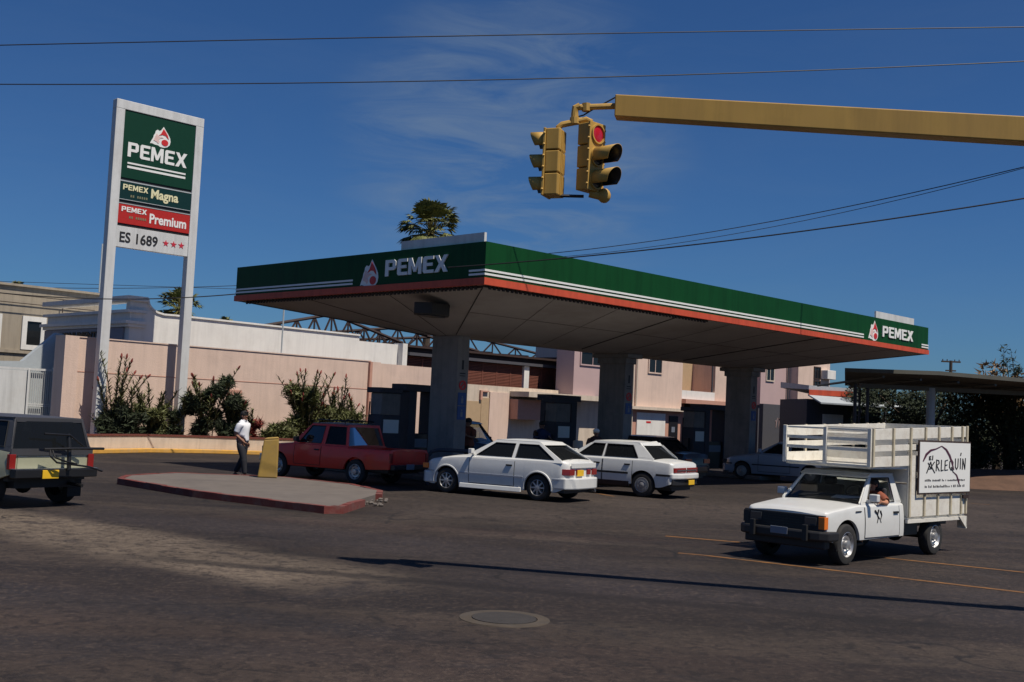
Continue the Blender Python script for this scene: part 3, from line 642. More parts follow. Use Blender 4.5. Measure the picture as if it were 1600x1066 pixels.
# classical white building
TB = 22.6
wb = thing('white_building', 'white stucco building with a curved parapet and shaded lettered side behind the pink wall', 'building', ST(0, TB), YAW)
prof = [(3.18, 0), (14.05, 0), (14.05, 5.04), (5.0, 5.07), (4.55, 5.06), (4.25, 5.12), (4.02, 5.24), (3.88, 5.40), (3.82, 5.60), (3.18, 5.60)]
MB().prism(prof, lambda x, y, h: (x, h, y), 0, 0.35).build('parapet_wall', 'stucco_white', wb)
cp = MB()
path = [(14.05, 5.04), (5.0, 5.07), (4.55, 5.06), (4.25, 5.12), (4.02, 5.24), (3.88, 5.40), (3.82, 5.60)]
for a, b in zip(path[:-1], path[1:]):
    a = Vector(a); b = Vector(b); nn = Vector((b.y-a.y, -(b.x-a.x))).normalized()*0.07
    nn = -nn if nn.dot(Vector((.5, 1))) < 0 else nn
    cp.hexa([(a.x, -.06, a.y), (b.x, -.06, b.y), (b.x, .41, b.y), (a.x, .41, a.y), (a.x+nn.x, -.06, a.y+nn.y), (b.x+nn.x, -.06, b.y+nn.y), (b.x+nn.x, .41, b.y+nn.y), (a.x+nn.x, .41, a.y+nn.y)])
cp.build('coping', 'stucco_white', wb)
MB().box(3.20, 3.5, .351, 7.4, 0, 5.1).box(3.5, 14, 8, 8.3, 0, 4.4).box(3.5, 14, .351, 8, 4.2, 4.4).build('wall', 'stucco_white', wb)
co = MB()
for z0, z1, o in ((5.50, 5.68, .18), (5.05, 5.16, .14), (4.62, 4.74, .22), (4.50, 4.62, .12)): co.box(3.18-o, 3.81, -.03-o*.6, 7.4+o, z0, z1)
co.build('cornice', 'stucco_white', wb)
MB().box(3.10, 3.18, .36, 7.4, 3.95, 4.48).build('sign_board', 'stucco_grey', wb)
# dark raised lettering on the shaded side (only its shapes can be made out)
vs, fs = fit(text2d('MONUMENTO', 1, .01, .03), 0, 3.9, 4.08, 4.36, .04)
MB().add(vs, fs, lambda x, y, z: (3.098-z, 5.9-x, y)).build('lettering', 'ink', wb)
MB().box(3.06, 3.18, .8, 6.9, 3.60, 3.93).build('dark_band', 'ink', wb)
MB().box(14.05, 16.5, .25, .55, 0, 4.84).box(16.5, 16.78, -.1, .6, 0, 4.9).build('side_wall', 'stucco_white', wb)

# louvred building
lb = thing('louvred_building', 'low building with red brown louvre screens and a white post under the canopy', 'building', ST(0, TB), YAW)
for a, b in ((16.8, 24.55), (24.95, 27.6)):
    m = MB(); z = 3.25
    while z < 4.35: m.hexa([(a, 0, z), (b, 0, z), (b, .07, z+.05), (a, .07, z+.05), (a, 0, z+.035), (b, 0, z+.035), (b, .07, z+.085), (a, .07, z+.085)]); z += .075
    q = a
    while q < b: m.box(q, q+.06, -.015, .0, 3.2, 4.4); q += .98
    m.build('louvre_screen', 'louvre', lb)
MB().box(16.8, 27.6, .12, .3, 0, 4.75).build('wall', 'dark_brown', lb)
MB().box(16.8, 27.9, -.25, .1, 4.38, 4.52).build('gutter', 'slate', lb)
MB().box(16.8, 28, -.1, 6, 4.76, 4.86).build('roof', 'dark_brown', lb)
MB().box(24.57, 24.93, -.12, .11, 3.2, 4.37).build('post', 'stucco_white', lb)
MB().box(27.4, 28.3, -.2, 3, 0, 5.0).build('end_wall', 'dark_brown', lb)

# rusty roof trusses behind
def truss(s0, t0, s1, t1, zb, h0, h1, lab, nb=9):
    root = thing('roof_truss', lab, 'roof truss', ST(s0, t0), YAW+math.atan2(t1-t0, s1-s0), 'rusty trusses above the white building')
    Ln = math.hypot(s1-s0, t1-t0); m = MB()
    top = lambda k: Vector((Ln*k, 0, zb+h0+(h1-h0)*(1-abs(2*k-1)))); bot = lambda k: Vector((Ln*k, 0, zb+.25*(1-abs(2*k-1))))
    for i in range(nb):
        a, b = i/nb, (i+1)/nb; c = (a+b)/2
        m.tube([top(a), top(b)], .08, 5); m.tube([bot(a), bot(b)], .08, 5); m.tube([bot(a), top(c)], .05, 4); m.tube([top(c), bot(b)], .05, 4); m.tube([top(c), bot(c)], .045, 4)
    m.build('web', 'rust_steel', root)
    return root
truss(11.2, 27, 20.2, 27, 4.95, .30, 1.35, 'nearest rusty roof truss rising behind the white wall left of the canopy')
truss(15.5, 29, 27.5, 29, 5.0, .35, 1.2, 'middle rusty roof truss behind the white building')
truss(20, 31.5, 38, 31.5, 5.1, .35, 1.3, 'farthest rusty roof truss, seen under the canopy edge')
MB_ = MB()
for s in range(12, 38, 3): MB_.tube([ST(s, 27.5, 5.25), ST(s+3, 33, 5.6)], .05, 5)
tag(MB_.build('roof_purlins', 'rust_steel'), 'rusty open roof purlins lying across the trusses behind the white wall', 'roof frame')

# pink two storey building
pb = thing('pink_building', 'pink two storey building with small dark windows behind the canopy columns', 'building', ST(0, 20.3), YAW)
MB().box(25.9, 30.4, 0, 1.2, 3.0, 6.3).build('upper_wall', 'mauve', pb)  # mauve puts this wall's weaker light into its colour
MB().box(25.9, 30.4, 3.5, 7, 0, 3.0).build('lower_wall', 'dark_brown', pb)  # back of an open garage; dark brown stands in for the shade inside
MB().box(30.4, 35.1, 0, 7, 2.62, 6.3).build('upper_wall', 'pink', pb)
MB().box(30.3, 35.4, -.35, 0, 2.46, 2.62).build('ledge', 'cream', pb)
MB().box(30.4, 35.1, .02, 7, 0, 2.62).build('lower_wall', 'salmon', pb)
MB().box(31.1, 33.6, -.05, .02, .3, 2.3).build('garage_panel', 'stucco_white', pb)
MB().box(31.9, 32.3, -.06, -.05, 1.75, 1.85).build('panel_mark', 'logo_red', pb)
d_ = MB().box(34.0, 34.8, -.03, .02, .1, 2.2).build('door', 'dark_paint', pb)
MB().box(34.2, 34.5, -.05, -.03, 1.3, 1.6).build('door_notice', 'plate_white', d_)
MB().tube([(30.9, -.1, 2.6), (30.9, -.1, 6.2)], .05, 6).tube([(30.6, -.1, .0), (30.6, -.1, 6.2)], .04, 6).build('drainpipe', 'cream', pb)
# recessed balcony
MB().box(35.1, 38.3, 1.6, 7, 3.2, 6.3).build('balcony_back', 'tan_patch', pb)
MB().box(35.1, 38.3, 0, .15, 3.2, 3.68).build('balcony_parapet', 'stucco_white', pb)
MB().box(35.1, 38.3, .15, 1.6, 3.0, 3.2).box(35.1, 40.6, -.3, .8, 2.95, 3.19).build('balcony_slab', 'salmon', pb)
MB().tube([(38.15, .1, 3.7), (38.15, .1, 6.2)], .06, 6).build('balcony_post', 'slate', pb)
MB().box(38.3, 40.6, 0, 7, 3.2, 6.3).build('upper_wall', 'pink', pb)
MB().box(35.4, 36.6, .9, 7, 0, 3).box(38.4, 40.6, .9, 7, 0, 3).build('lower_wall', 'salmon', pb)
MB().box(36.6, 38.4, 1.4, 7, 0, 3).build('dark_opening', 'dark_brown', pb)
# corner block jutting forward
MB().box(43.6, 47.35, -2.3, 7, 3.15, 6.6).build('corner_wall', 'pink', pb)
MB().box(40.6, 43.6, -1.6, 7, 3.1, 6.5).build('upper_wall', 'mauve', pb)  # shaded part beside the lit corner, its shade put into the mauve
MB().box(40.6, 47.3, -1.5, 7, 0, 3.1).build('lower_wall', 'slate', pb)
MB().tube([(43.45, -1.7, 3.0), (43.45, -1.7, 6.5)], .05, 6).build('drainpipe', 'slate', pb)
window(pb, 32.0, 33.1, 4.52, 5.7, 0, 'pink'); window(pb, 26.4, 28.2, 4.6, 5.2, 0, 'mauve')
window(pb, 41.2, 41.95, 4.6, 5.4, -1.6, 'cream')
window(pb, 45.45, 46.1, 4.95, 5.6, -2.3, 'dark_brown'); window(pb, 45.45, 46.1, 4.2, 4.75, -2.3, 'dark_brown')
a_ = MB().box(46.3, 47.3, -2.75, -2.3, 4.95, 5.5).build('air_conditioner', 'stucco_white', pb, bevel=.02)
# blue-grey painted wall in front; its shade is put into the dark slate colour
sw = thing('painted_wall', 'blue-grey painted wall, darkened in its colour for shade, with faded scrawled writing below the pink building', 'wall', ST(0, 15.5), YAW)
MB().box(35.9, 42.9, 0, .25, 0, 3.08).build('wall', 'slate', sw, bevel=.01)
MB().box(40.1, 42.9, -.02, 0, .3, 3.05).build('painted_section', 'bluegrey', sw) if False else None
sc_ = MB()
rs = random.Random(5)
for i in range(9):
    x = 40.5+i*.24; pts = [(x+rs.uniform(-.08, .08), -.02, 1.5+rs.uniform(-.2, .45)) for _ in range(4)]
    sc_.tube(pts, .022, 4)
sc_.build('scrawl', 'logo_red', sw)
sc_ = MB()
for i in range(16):
    x = 37.2+i*.33; pts = [(x+rs.uniform(-.12, .12), -.02, 1.9+rs.uniform(-.4, .5)) for _ in range(4)]
    sc_.tube(pts, .016, 4)
sc_.build('scrawl', 'mauve', sw)

# small house at right with white roof
sh = thing('small_house', 'small house with a pale sloping roof and red fascia right of the pink building', 'house', (16.6, 55, 0), R(6))
MB().hexa([(-2.2, 0, 3.75), (1.6, 0, 3.25), (1.6, 4, 3.3), (-2.2, 4, 3.9), (-2.2, 0, 3.95), (.1, 0, 3.9), (1.6, 4, 3.45), (-2.2, 4, 4.2)]).build('roof', 'roof_white', sh)
MB().box(-2.2, .0, -.06, -.01, 3.48, 3.74).build('fascia', 'red_trim', sh)
MB().box(-2.2, 1.5, .2, 4, 0, 3.3).build('wall', 'slate', sh)
MB().hexa([(-2.2, -1.6, 3.05), (2.4, -1.6, 3.0), (1.8, .1, 3.35), (-2.2, .1, 3.45), (-2.2, -1.6, 3.12), (2.4, -1.6, 3.07), (1.8, .1, 3.42), (-2.2, .1, 3.52)]).build('awning', 'bluegrey', sh)
MB().box(-1.4, -.4, .1, .2, .4, 2.6).build('door', 'stucco_white', sh)
for x in (-.2, 1.0, 2.2): MB().tube([(x, -1.5, 0), (x, -1.5, 3.02)], .04, 6).build('post', 'slate', sh)

# shelter on the right
se = thing('open_shelter', 'large flat dark roofed shelter with grey posts at the right edge', 'shelter', (12.0, 42, 0), R(4))
MB().hexa([(-.2, -1, 4.02), (3.2, -1.2, 3.98), (14, -1.5, 3.80), (14, 9, 3.9), (3.2, 9, 4.1), (1.2, 9, 4.1), (-.2, -.8, 4.07), (14, -1.3, 3.9)]) if False else None
ro = MB()
pts_b = [(0, -1, 3.98), (3.4, -1.3, 4.02), (14, -1.6, 3.66), (14, 9, 3.7), (3.0, 7, 3.8)]
ro.add([*pts_b, *[(x, y, z+.14) for x, y, z in pts_b]], [(0,1,2,3,4), (5,6,7,8,9), (0,1,6,5), (1,2,7,6), (2,3,8,7), (3,4,9,8), (4,0,5,9)])
ro.build('roof', 'shelter', se)
be = MB(); be.box(1.2, 14, .5, .7, 3.50, 3.66)
for i in range(9): be.tube([(1.4+i*1.4, -1.1, 3.86-.03*i), (1.8+i*1.4, 7, 3.74)], .05, 5)
be.build('beams', 'shelter', se)
for x, y, r in ((.95, .4, .06), (1.5, .6, .06), (3.95, .6, .16), (2.3, 4, .05), (2.9, 5, .05), (9.5, .6, .16)):
    MB().tube([(x, y, 0), (x, y, 3.62)], r, 10).build('post', 'bluegrey' if r > .1 else 'slate', se, smooth=True)

# buildings at far left
tb = thing('tan_building', 'tan concrete building with two white framed windows at the far left', 'building', ST(0, 33), YAW)
MB().box(-14, 6.9, 0, 9, 0, 6.5).build('wall', 'tan', tb)
MB().box(-14, 6.95, -.08, 0, 3.55, 3.68).build('ledge', 'tan', tb)
MB().box(-14, 6.95, -.12, .3, 6.50, 6.6).build('parapet_cap', 'tan', tb)
for x in (3.55, 5.25, 1.6, -.6): window(tb, x, x+.62, 3.95, 5.0, 0, 'stucco_white', False, .08, .22)
rl = MB()
for z in (5.75, 6.1): rl.tube([(-14, -.25, z), (6.5, -.25, z-.0)], .02, 5)
rl.tube([(5.0, -.25, 5.5), (5.0, -.25, 6.1)], .03, 5); rl.build('conduit', 'wood_pole', tb)
an = tag(MB().tube([(0, 0, 0), (0, 0, 2.3)], .035, 6).build('antenna_mast', 'bluegrey'), 'thin pale mast on the roof of the tan building', 'antenna'); an.location = ST(7.05, 33.6, 6.7)
# blue-grey gable wall + gate
gw = thing('gable_wall', 'blue-grey wall with a sloping top beside the pink wall at left', 'wall', ST(0, 24), YAW)
MB().prism([(-8, 0), (1.3, 0), (1.3, 4.1), (1.05, 4.12), (-.14, 2.98), (-8, 2.6)], lambda x, y, h: (x, h, y), 0, .3).build('wall', 'bluegrey', gw)
MB().box(1.0, 1.3, -2.6, -.01, 0, 3.8).build('side_pier', 'bluegrey', gw)
ga = thing('metal_gate', 'white barred metal gate behind the pale green car', 'gate', ST(0, 23.7), YAW)
MB().box(-.05, .02, -.05, .05, 0, 2.72).box(.86, .93, -.05, .05, 0, 2.8).box(-5, .93, -.03, .03, 2.66, 2.74).build('frame', 'white_metal', ga)
MB().box(-5, -.08, -.02, .02, .1, 2.64).build('solid_leaf', 'white_metal', ga)
m = MB()
for i in range(11): m.tube([(.06+i*.075, 0, .1), (.06+i*.075, 0, 2.66)], .014, 5)
for z in (.9, 1.35, 1.42): m.box(.02, .86, -.02, .02, z, z+.04)
m.build('bars', 'white_metal', ga)
MB().box(.9, .97, -.08, .08, 1.2, 1.5).build('lock', 'ink', ga)
MB().box(-5, .93, .12, .2, 0, 2.6).build('backing', 'bluegrey', ga)

# ================================================================== VEGETATION
def leafcloud(m, c, rad, n, size, rng, squash=(1, 1, 1), blade=2.2):
    for _ in range(n):
        while True:
            p = Vector((rng.uniform(-1, 1), rng.uniform(-1, 1), rng.uniform(-1, 1)))
            if p.length < 1: break
        p = p * (0.5+0.5*p.length)
        q = Vector(c)+Vector((p.x*rad*squash[0], p.y*rad*squash[1], p.z*rad*squash[2]))
        d = Vector((rng.gauss(0, 1), rng.gauss(0, 1), rng.gauss(.3, .8))).normalized(); s_ = d.cross(Vector((rng.gauss(0, 1), rng.gauss(0, 1), rng.gauss(0, 1)))).normalized()
        sz = size*rng.uniform(.6, 1.4); b = len(m.v)
        m.v += [q-s_*sz*.28, q+d*sz*blade*.5-s_*sz*.06, q+d*sz*blade, q+s_*sz*.28]
        m.f += [[b, b+1, b+2, b+3]]
def aloe(m, mf, base, h, lean, rng, leaf=.28, dens=26):
    pts = [Vector(base)+Vector((lean[0]*k*k*h, lean[1]*k*k*h, h*k)) for k in [i/6 for i in range(7)]]
    for i in range(dens):
        k = .25+.75*i/dens; j = min(5, int(k*6)); p = pts[j].lerp(pts[j+1], k*6-j)
        an = rng.uniform(0, 6.28); d = Vector((math.cos(an), math.sin(an), rng.uniform(.4, 1.2))).normalized(); s_ = d.cross(Vector((0, 0, 1))).normalized()
        l = leaf*rng.uniform(.6, 1.1)*(1.15-.5*k); b = len(m.v)
        m.v += [p-s_*.022, p+s_*.022, p+d*l*.6+s_*.018, p+d*l, p+d*l*.6-s_*.018]; m.f += [[b, b+1, b+2, b+3, b+4]]
    return pts
def shrub(s, t, rad, hgt, nst, sth, lab, seed, mat_='leaf', tip=True, z=.48, n=1500, base_h=.55):
    rng = random.Random(seed); root = thing('flowering_shrub', lab, 'shrub', ST(s, t, z), rng.uniform(0, 6), 'shrubs growing in the planter')
    m = MB(); nc = 16
    for k in range(nc):
        zz = rng.uniform(.05, 1)*hgt*base_h; c = (rng.uniform(-1, 1)*rad*.95, rng.uniform(-1, 1)*rad*.6, zz)
        leafcloud(m, c, rad*rng.uniform(.3, .5), int(n*1.6/nc), .10, rng, (1, .9, .9))
    m.build('foliage', mat_, root, clean=False)
    st = MB(); bl = MB(); fl = MB()
    for i in range(int(nst*1.5)):
        an = rng.uniform(0, 6.28); lr = rng.uniform(.05, .45); h = sth*rng.uniform(.5, 1.05)*(1 if i else .98)
        base = (math.cos(an)*rad*.6*rng.random(), math.sin(an)*rad*.4*rng.random(), 0)
        pts = aloe(bl, None, base, h, (math.cos(an)*lr, math.sin(an)*lr), rng, .36, 60)
        st.tube(pts, .022, 5, r1=.012)
        if tip and i % 3 != 2:
            tp = pts[-1]; d = (pts[-1]-pts[-2]).normalized(); fl.tube([tp-d*.03, tp+d*.05, tp+d*.12, tp+d*.17], [.02, .04, .03, .008], 6)
    st.build('stem', 'bark', root, clean=False); bl.build('leaves', 'leaf', root, clean=False)
    if tip: tag(fl.build('flower', 'flower', root, clean=False), kind='stuff')
    return root
shrub(1.5, 19.9, .62, 2.1, 9, 2.75, 'tall spiky shrub with red tips beside the left sign post', 11, 'leaf_dark', n=1900)
shrub(2.1, 19.85, .55, 1.6, 5, 1.8, 'low dark shrub in the middle between the two sign posts', 15, 'leaf_dark', tip=False, n=1600)
shrub(2.9, 19.8, .62, 1.9, 7, 1.9, 'rounded spiky shrub with pale blades nearer the right sign post', 13, 'leaf', tip=False, n=1800)
shrub(3.75, 19.75, .28, 1.6, 2, 1.5, 'thin climbing shrub growing against the right sign post', 12, 'leaf_dark', tip=False, n=500)
shrub(4.85, 19.5, .72, 2.9, 9, 2.5, 'dense dark shrub with red flower tips right of the sign', 14, 'leaf_dark', n=4200, base_h=.72)
shrub(5.85, 19.2, .62, 2.2, 6, 1.7, 'lower dense dark green shrub behind the walking man', 16, 'leaf_dark', n=3200, base_h=.72)
shrub(6.55, 19.2, .38, 1.3, 5, 1.45, 'pinkish flowering shrub just behind the walking man', 17, 'flower', n=800)
shrub(7.5, 18.6, .6, .8, 5, .75, 'low green shrub above the red pickup bonnet', 18, 'leaf', tip=False, n=1300)
shrub(8.7, 18.7, .85, 2.9, 16, 2.6, 'tallest spiky shrub with red tips behind the red pickup cab', 19, 'leaf', n=3600, base_h=.75)
shrub(9.7, 18.9, .8, 2.1, 9, 2.0, 'bushy green shrub filling the gap behind the red pickup cab', 22, 'leaf', n=2600)
shrub(10.4, 18.9, .75, 2.2, 8, 2.5, 'spiky shrub leaning right with red blooms behind the red pickup', 21, 'leaf', n=2400)
shrub(11.3, 18.9, .7, 1.8, 8, 1.9, 'lower spiky shrub beside the wall pilaster', 23, 'leaf', n=1800)
shrub(13.0, 19.3, .5, 1.4, 5, 1.7, 'reddish shrub beside the left fuel pump pillar', 25, 'flower', n=1100, tip=False)

def palm(loc, h, cr, lab, seed, droop=True, nf=34):
    rng = random.Random(seed); root = thing('palm_tree', lab, 'palm tree', loc, 0, 'palm trees behind the buildings')
    MB().tube([(0, 0, 0), (.1, 0, h*.5), (0, 0, h)], [.32, .24, .22], 10).build('trunk', 'bark', root, smooth=True, clean=False)
    m = MB(); dr = MB(); sk = MB()
    for i in range(nf):
        el = R(rng.uniform(-55, 85)); az = rng.uniform(0, 6.283); dry = el < R(-25)
        d = Vector((math.cos(az)*math.cos(el), math.sin(az)*math.cos(el), math.sin(el))); sl = cr*rng.uniform(.45, .72)
        c = Vector((0, 0, h)) + d*sl; sk.tube([(0, 0, h), c], .025, 4)
        side = d.cross(Vector((0, 0, 1))).normalized(); upv = side.cross(d)
        for k in range(13):
            a = R(-62 + 124*k/12); dd = (d*math.cos(a)+side*math.sin(a)); dd.z -= .12+.2*rng.random(); dd.normalize()
            ln = cr*rng.uniform(.30, .46); wv = dd.cross(upv).normalized()*ln*.09; tgt = dr if dry else m; b = len(tgt.v)
            e_ = c+dd*ln*.6; tip = c+dd*ln+Vector((0, 0, -ln*.22))
            tgt.v += [c, e_+wv, tip, e_-wv]; tgt.f += [[b, b+1, b+2, b+3]]
    m.build('fronds', 'leaf_palm', root, clean=False)
    if dr.v: dr.build('dry_fronds', 'leaf_dry', root, clean=False)
    sk.build('stalks', 'leaf_yellow', root, clean=False)
palm((-5.75, 75, 0), 13.7, 2.3, 'bushy fan palm rising above the green canopy fascia', 3, nf=110)
palm((-23.6, 80, 0), 8.1, 1.75, 'fan palm behind the white parapet, beside the right sign post', 4, nf=80)
palm((-23.2, 92, 0), 7.6, 1.2, 'small palm top just showing over the white parapet', 5, nf=22)
palm((-37.0, 84, 0), 9.3, .9, 'tiny palm top above the roof of the tan building', 6, nf=20)

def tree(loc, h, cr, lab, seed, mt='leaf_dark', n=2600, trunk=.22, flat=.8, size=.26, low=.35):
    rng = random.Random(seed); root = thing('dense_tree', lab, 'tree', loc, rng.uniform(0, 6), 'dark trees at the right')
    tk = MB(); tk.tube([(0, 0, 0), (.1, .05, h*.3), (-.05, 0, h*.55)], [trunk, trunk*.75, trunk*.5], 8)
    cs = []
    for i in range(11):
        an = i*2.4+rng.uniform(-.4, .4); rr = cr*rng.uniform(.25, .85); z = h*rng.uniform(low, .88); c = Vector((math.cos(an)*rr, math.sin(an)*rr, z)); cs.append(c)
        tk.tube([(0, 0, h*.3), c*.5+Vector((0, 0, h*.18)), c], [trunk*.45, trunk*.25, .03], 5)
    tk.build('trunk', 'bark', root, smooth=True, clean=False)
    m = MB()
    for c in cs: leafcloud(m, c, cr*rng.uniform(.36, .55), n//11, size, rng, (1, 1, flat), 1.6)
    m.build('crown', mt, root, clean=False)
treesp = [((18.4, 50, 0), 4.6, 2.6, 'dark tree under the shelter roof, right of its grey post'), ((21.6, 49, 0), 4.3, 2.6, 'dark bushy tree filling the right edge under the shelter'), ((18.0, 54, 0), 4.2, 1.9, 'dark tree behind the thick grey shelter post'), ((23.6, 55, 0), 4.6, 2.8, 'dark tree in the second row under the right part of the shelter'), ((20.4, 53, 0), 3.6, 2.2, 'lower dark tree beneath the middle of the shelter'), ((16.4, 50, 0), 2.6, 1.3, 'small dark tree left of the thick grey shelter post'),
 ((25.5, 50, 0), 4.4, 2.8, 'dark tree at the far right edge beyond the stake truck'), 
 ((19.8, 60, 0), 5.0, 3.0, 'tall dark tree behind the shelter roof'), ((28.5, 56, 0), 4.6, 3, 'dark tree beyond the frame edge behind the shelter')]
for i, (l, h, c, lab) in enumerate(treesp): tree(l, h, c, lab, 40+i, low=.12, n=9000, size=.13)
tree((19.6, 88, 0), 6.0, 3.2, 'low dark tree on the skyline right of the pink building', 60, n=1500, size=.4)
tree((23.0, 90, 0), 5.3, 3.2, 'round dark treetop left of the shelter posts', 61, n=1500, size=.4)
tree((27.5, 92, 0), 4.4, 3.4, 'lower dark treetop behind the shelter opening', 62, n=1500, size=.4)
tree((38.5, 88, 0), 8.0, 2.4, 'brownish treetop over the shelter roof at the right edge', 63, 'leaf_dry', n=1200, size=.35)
# wispy tall tree at the right edge
rng = random.Random(77); wt = thing('wispy_tree', 'thin wispy tree top at the right edge above the shelter', 'tree', (21.3, 48, 0))
tk = MB(); lf_ = MB()
for i in range(7):
    x = rng.uniform(-.5, .9); pts = [Vector((0, 0, 0)), Vector((x*.5, 0, 3.2)), Vector((x, 0, 4.6)), Vector((x*1.3+rng.uniform(-.2, .2), 0, 5.2+rng.uniform(-.5, 1.0)))]
    tk.tube(pts, [.05, .04, .02, .008], 5); 
    for k in range(6): leafcloud(lf_, pts[2].lerp(pts[3], k/5), .16, 9, .09, rng)
tk.build('trunk', 'bark', wt, clean=False); lf_.build('crown', 'leaf_dark', wt, clean=False)
# soil bank at right
bk = MB(); nb_ = 16; rows = []
for i in range(nb_+1):
    x = 15.2+i*1.1
    for j in range(6):
        y = 40.6+j*1.1; hgt = (.0, .35, .6, .65, .55, .4)[j]*(1+.35*noise.noise(Vector((x*.7, y*.7, 0))))*min(1, i/2.5)
        rows.append((x, y+.25*noise.noise(Vector((x, 0, 3))), hgt+.004))
bk.add(rows, [(i*6+j, (i+1)*6+j, (i+1)*6+j+1, i*6+j+1) for i in range(nb_) for j in range(5)])
tag(bk.build('soil_bank', 'soil', smooth=True, angle=80), kind='structure')

# ================================================================== UTILITY POLE AND WIRES
up_ = thing('utility_pole', 'wooden utility pole with a crossarm behind the shelter roof', 'utility pole', (34.9, 90, 0))
MB().tube([(0, 0, 0), (0, 0, 7.75)], .13, 8).build('pole', 'wood_pole', up_)
MB().box(-.75, .75, -.08, .08, 7.6, 7.72).box(-.4, .4, -.08, .08, 6.9, 7.0).build('crossarm', 'wood_pole', up_)
MB().tube([(.4, 0, 5.9), (.4, 0, 6.5)], .18, 8).build('transformer', 'slate', up_)
ins = MB()
for x in (-.65, -.3, .3, .65): ins.tube([(x, 0, 7.72), (x, 0, 7.85)], .04, 6)
ins.build('insulators', 'slate', up_)
def wire(a, b, sag, r, lab, n=28):
    a = Vector(a); b = Vector(b); pts = [a.lerp(b, i/n)+Vector((0, 0, -4*sag*(i/n)*(1-i/n))) for i in range(n+1)]
    tag(MB().tube(pts, r, 5).build('overhead_wire', 'wire', clean=False), lab, 'wire', 'overhead wires')
def at(x, y, Y):
    d = fwd*1.0 + rt*((x-800)/1774.3) + up*((533-y)/1774.3); k = Y/d.y
    return Vector((d.x*k, Y, 1.9+d.z*k))
def wire_px(p0, p1, Y0, Y1, sag, r, lab, e0=.5, e1=.5):
    a = at(*p0, Y0); b = at(*p1, Y1); tt = 1+e0+e1; k0 = e0/tt; k1 = (1+e0)/tt; a.z += 4*sag*tt*tt*k0*(1-k0); b.z += 4*sag*tt*tt*k1*(1-k1); d = b-a; wire(a-d*e0, b+d*e1, sag*(1+e0+e1)**2, r, lab)
wire_px((36, 70), (1558, 43), 22, 22, -.02, .011, 'topmost overhead wire crossing the whole sky', .6, .6)
wire_px((36, 132), (1558, 98), 24, 24, .13, .012, 'second overhead wire from the top crossing the whole sky', .6, .6)
wire_px((860, 396), (1558, 271), 42, 30, .25, .014, 'thinner of the two wires rising to the right above the canopy', .1, .8)
wire_px((870, 402), (1558, 274), 42, 30, .32, .010, 'faint second strand just under the thinner rising wire', .1, .8)
wire_px((700, 418), (1558, 317), 23.6, 19, .12, .013, 'thicker of the two wires rising to the right, crossing the canopy fascia', .0, .8)
wire_px((36, 461), (375, 459), 37.6, 37.6, .16, .018, 'dark wire crossing in front of the pylon sign posts', .6, 0)
wire_px((36, 449), (380, 446), 60, 60, .1, .016, 'faint upper wire over the tan building', .6, .3)
wire_px((36, 441), (380, 452), 64, 64, .0, .014, 'faintest wire crossing above the white parapet', .6, .3)
# thin rod from the canopy to the wall behind
tag(MB().tube([ST(9.1, 21.25, 3.9), ST(9.1, 21.25, 6.1)], .035, 6).build('thin_pole', 'bluegrey'), 'thin grey pole standing on the pink wall, left of the canopy', 'pole')

# ================================================================== TRAFFIC SIGNAL
ts = thing('traffic_signal', 'yellow mast arm with two three-lamp traffic light heads hanging over the road', 'traffic signal', (8.6, 10.9, 0))
def tl(v): return Vector(v)-Vector((8.6, 10.9, 0))
Yh = 12.6
tip = at(962, 168, Yh); endp = at(1560, 203, 11.75); dr = (endp-tip); far = tip+dr*1.75
ax = dr.normalized(); hv = Vector((0, 0, 1)); sd_ = ax.cross(hv).normalized()
m = MB(); hh0, hh1, wd0 = .125, .125, .10
def ring(p, hh, ww): return [p+hv*hh+sd_*ww, p+hv*hh-sd_*ww, p-hv*hh-sd_*ww, p-hv*hh+sd_*ww]
r0 = ring(tip, hh0, wd0); r1 = ring(far, .14, .11)
m.hexa([tl(v) for v in r0+r1]); m.build('mast_arm', 'yellow', ts, bevel=.012)
pb_ = Vector((far.x, far.y, 0))
MB().tube([tl(pb_), tl(pb_+Vector((0, 0, far.z+.3)))], .15, 12).build('pole', 'yellow', ts, smooth=True)
P_ = lambda x, y, Y=Yh: tl(at(x, y, Y))
pipe = MB()
pipe.tube([P_(962, 166), P_(903, 168)], .035, 10); pipe.tube([P_(916, 162), P_(916, 174)], .05, 8) 
pipe.tube([P_(906, 166), P_(899, 169), P_(898, 178), P_(898, 186)], .042, 10)
pipe.tube([P_(898, 184), P_(898, 194)], .055, 10); pipe.tube([P_(874, 205), P_(873, 199), P_(878, 195), P_(898, 191), P_(916, 187), P_(922, 189), P_(922, 200)], .036, 10)
pipe.build('bracket', 'yellow', ts, smooth=True)
MB().tube([P_(962, 152), P_(940, 164), P_(925, 172), P_(912, 180), P_(898, 184), P_(892, 192)], .009, 5).build('cable', 'wire', ts)
MB().tube([P_(874, 306), P_(912, 307)], .018, 8).build('tie_rod', 'black_metal', ts)
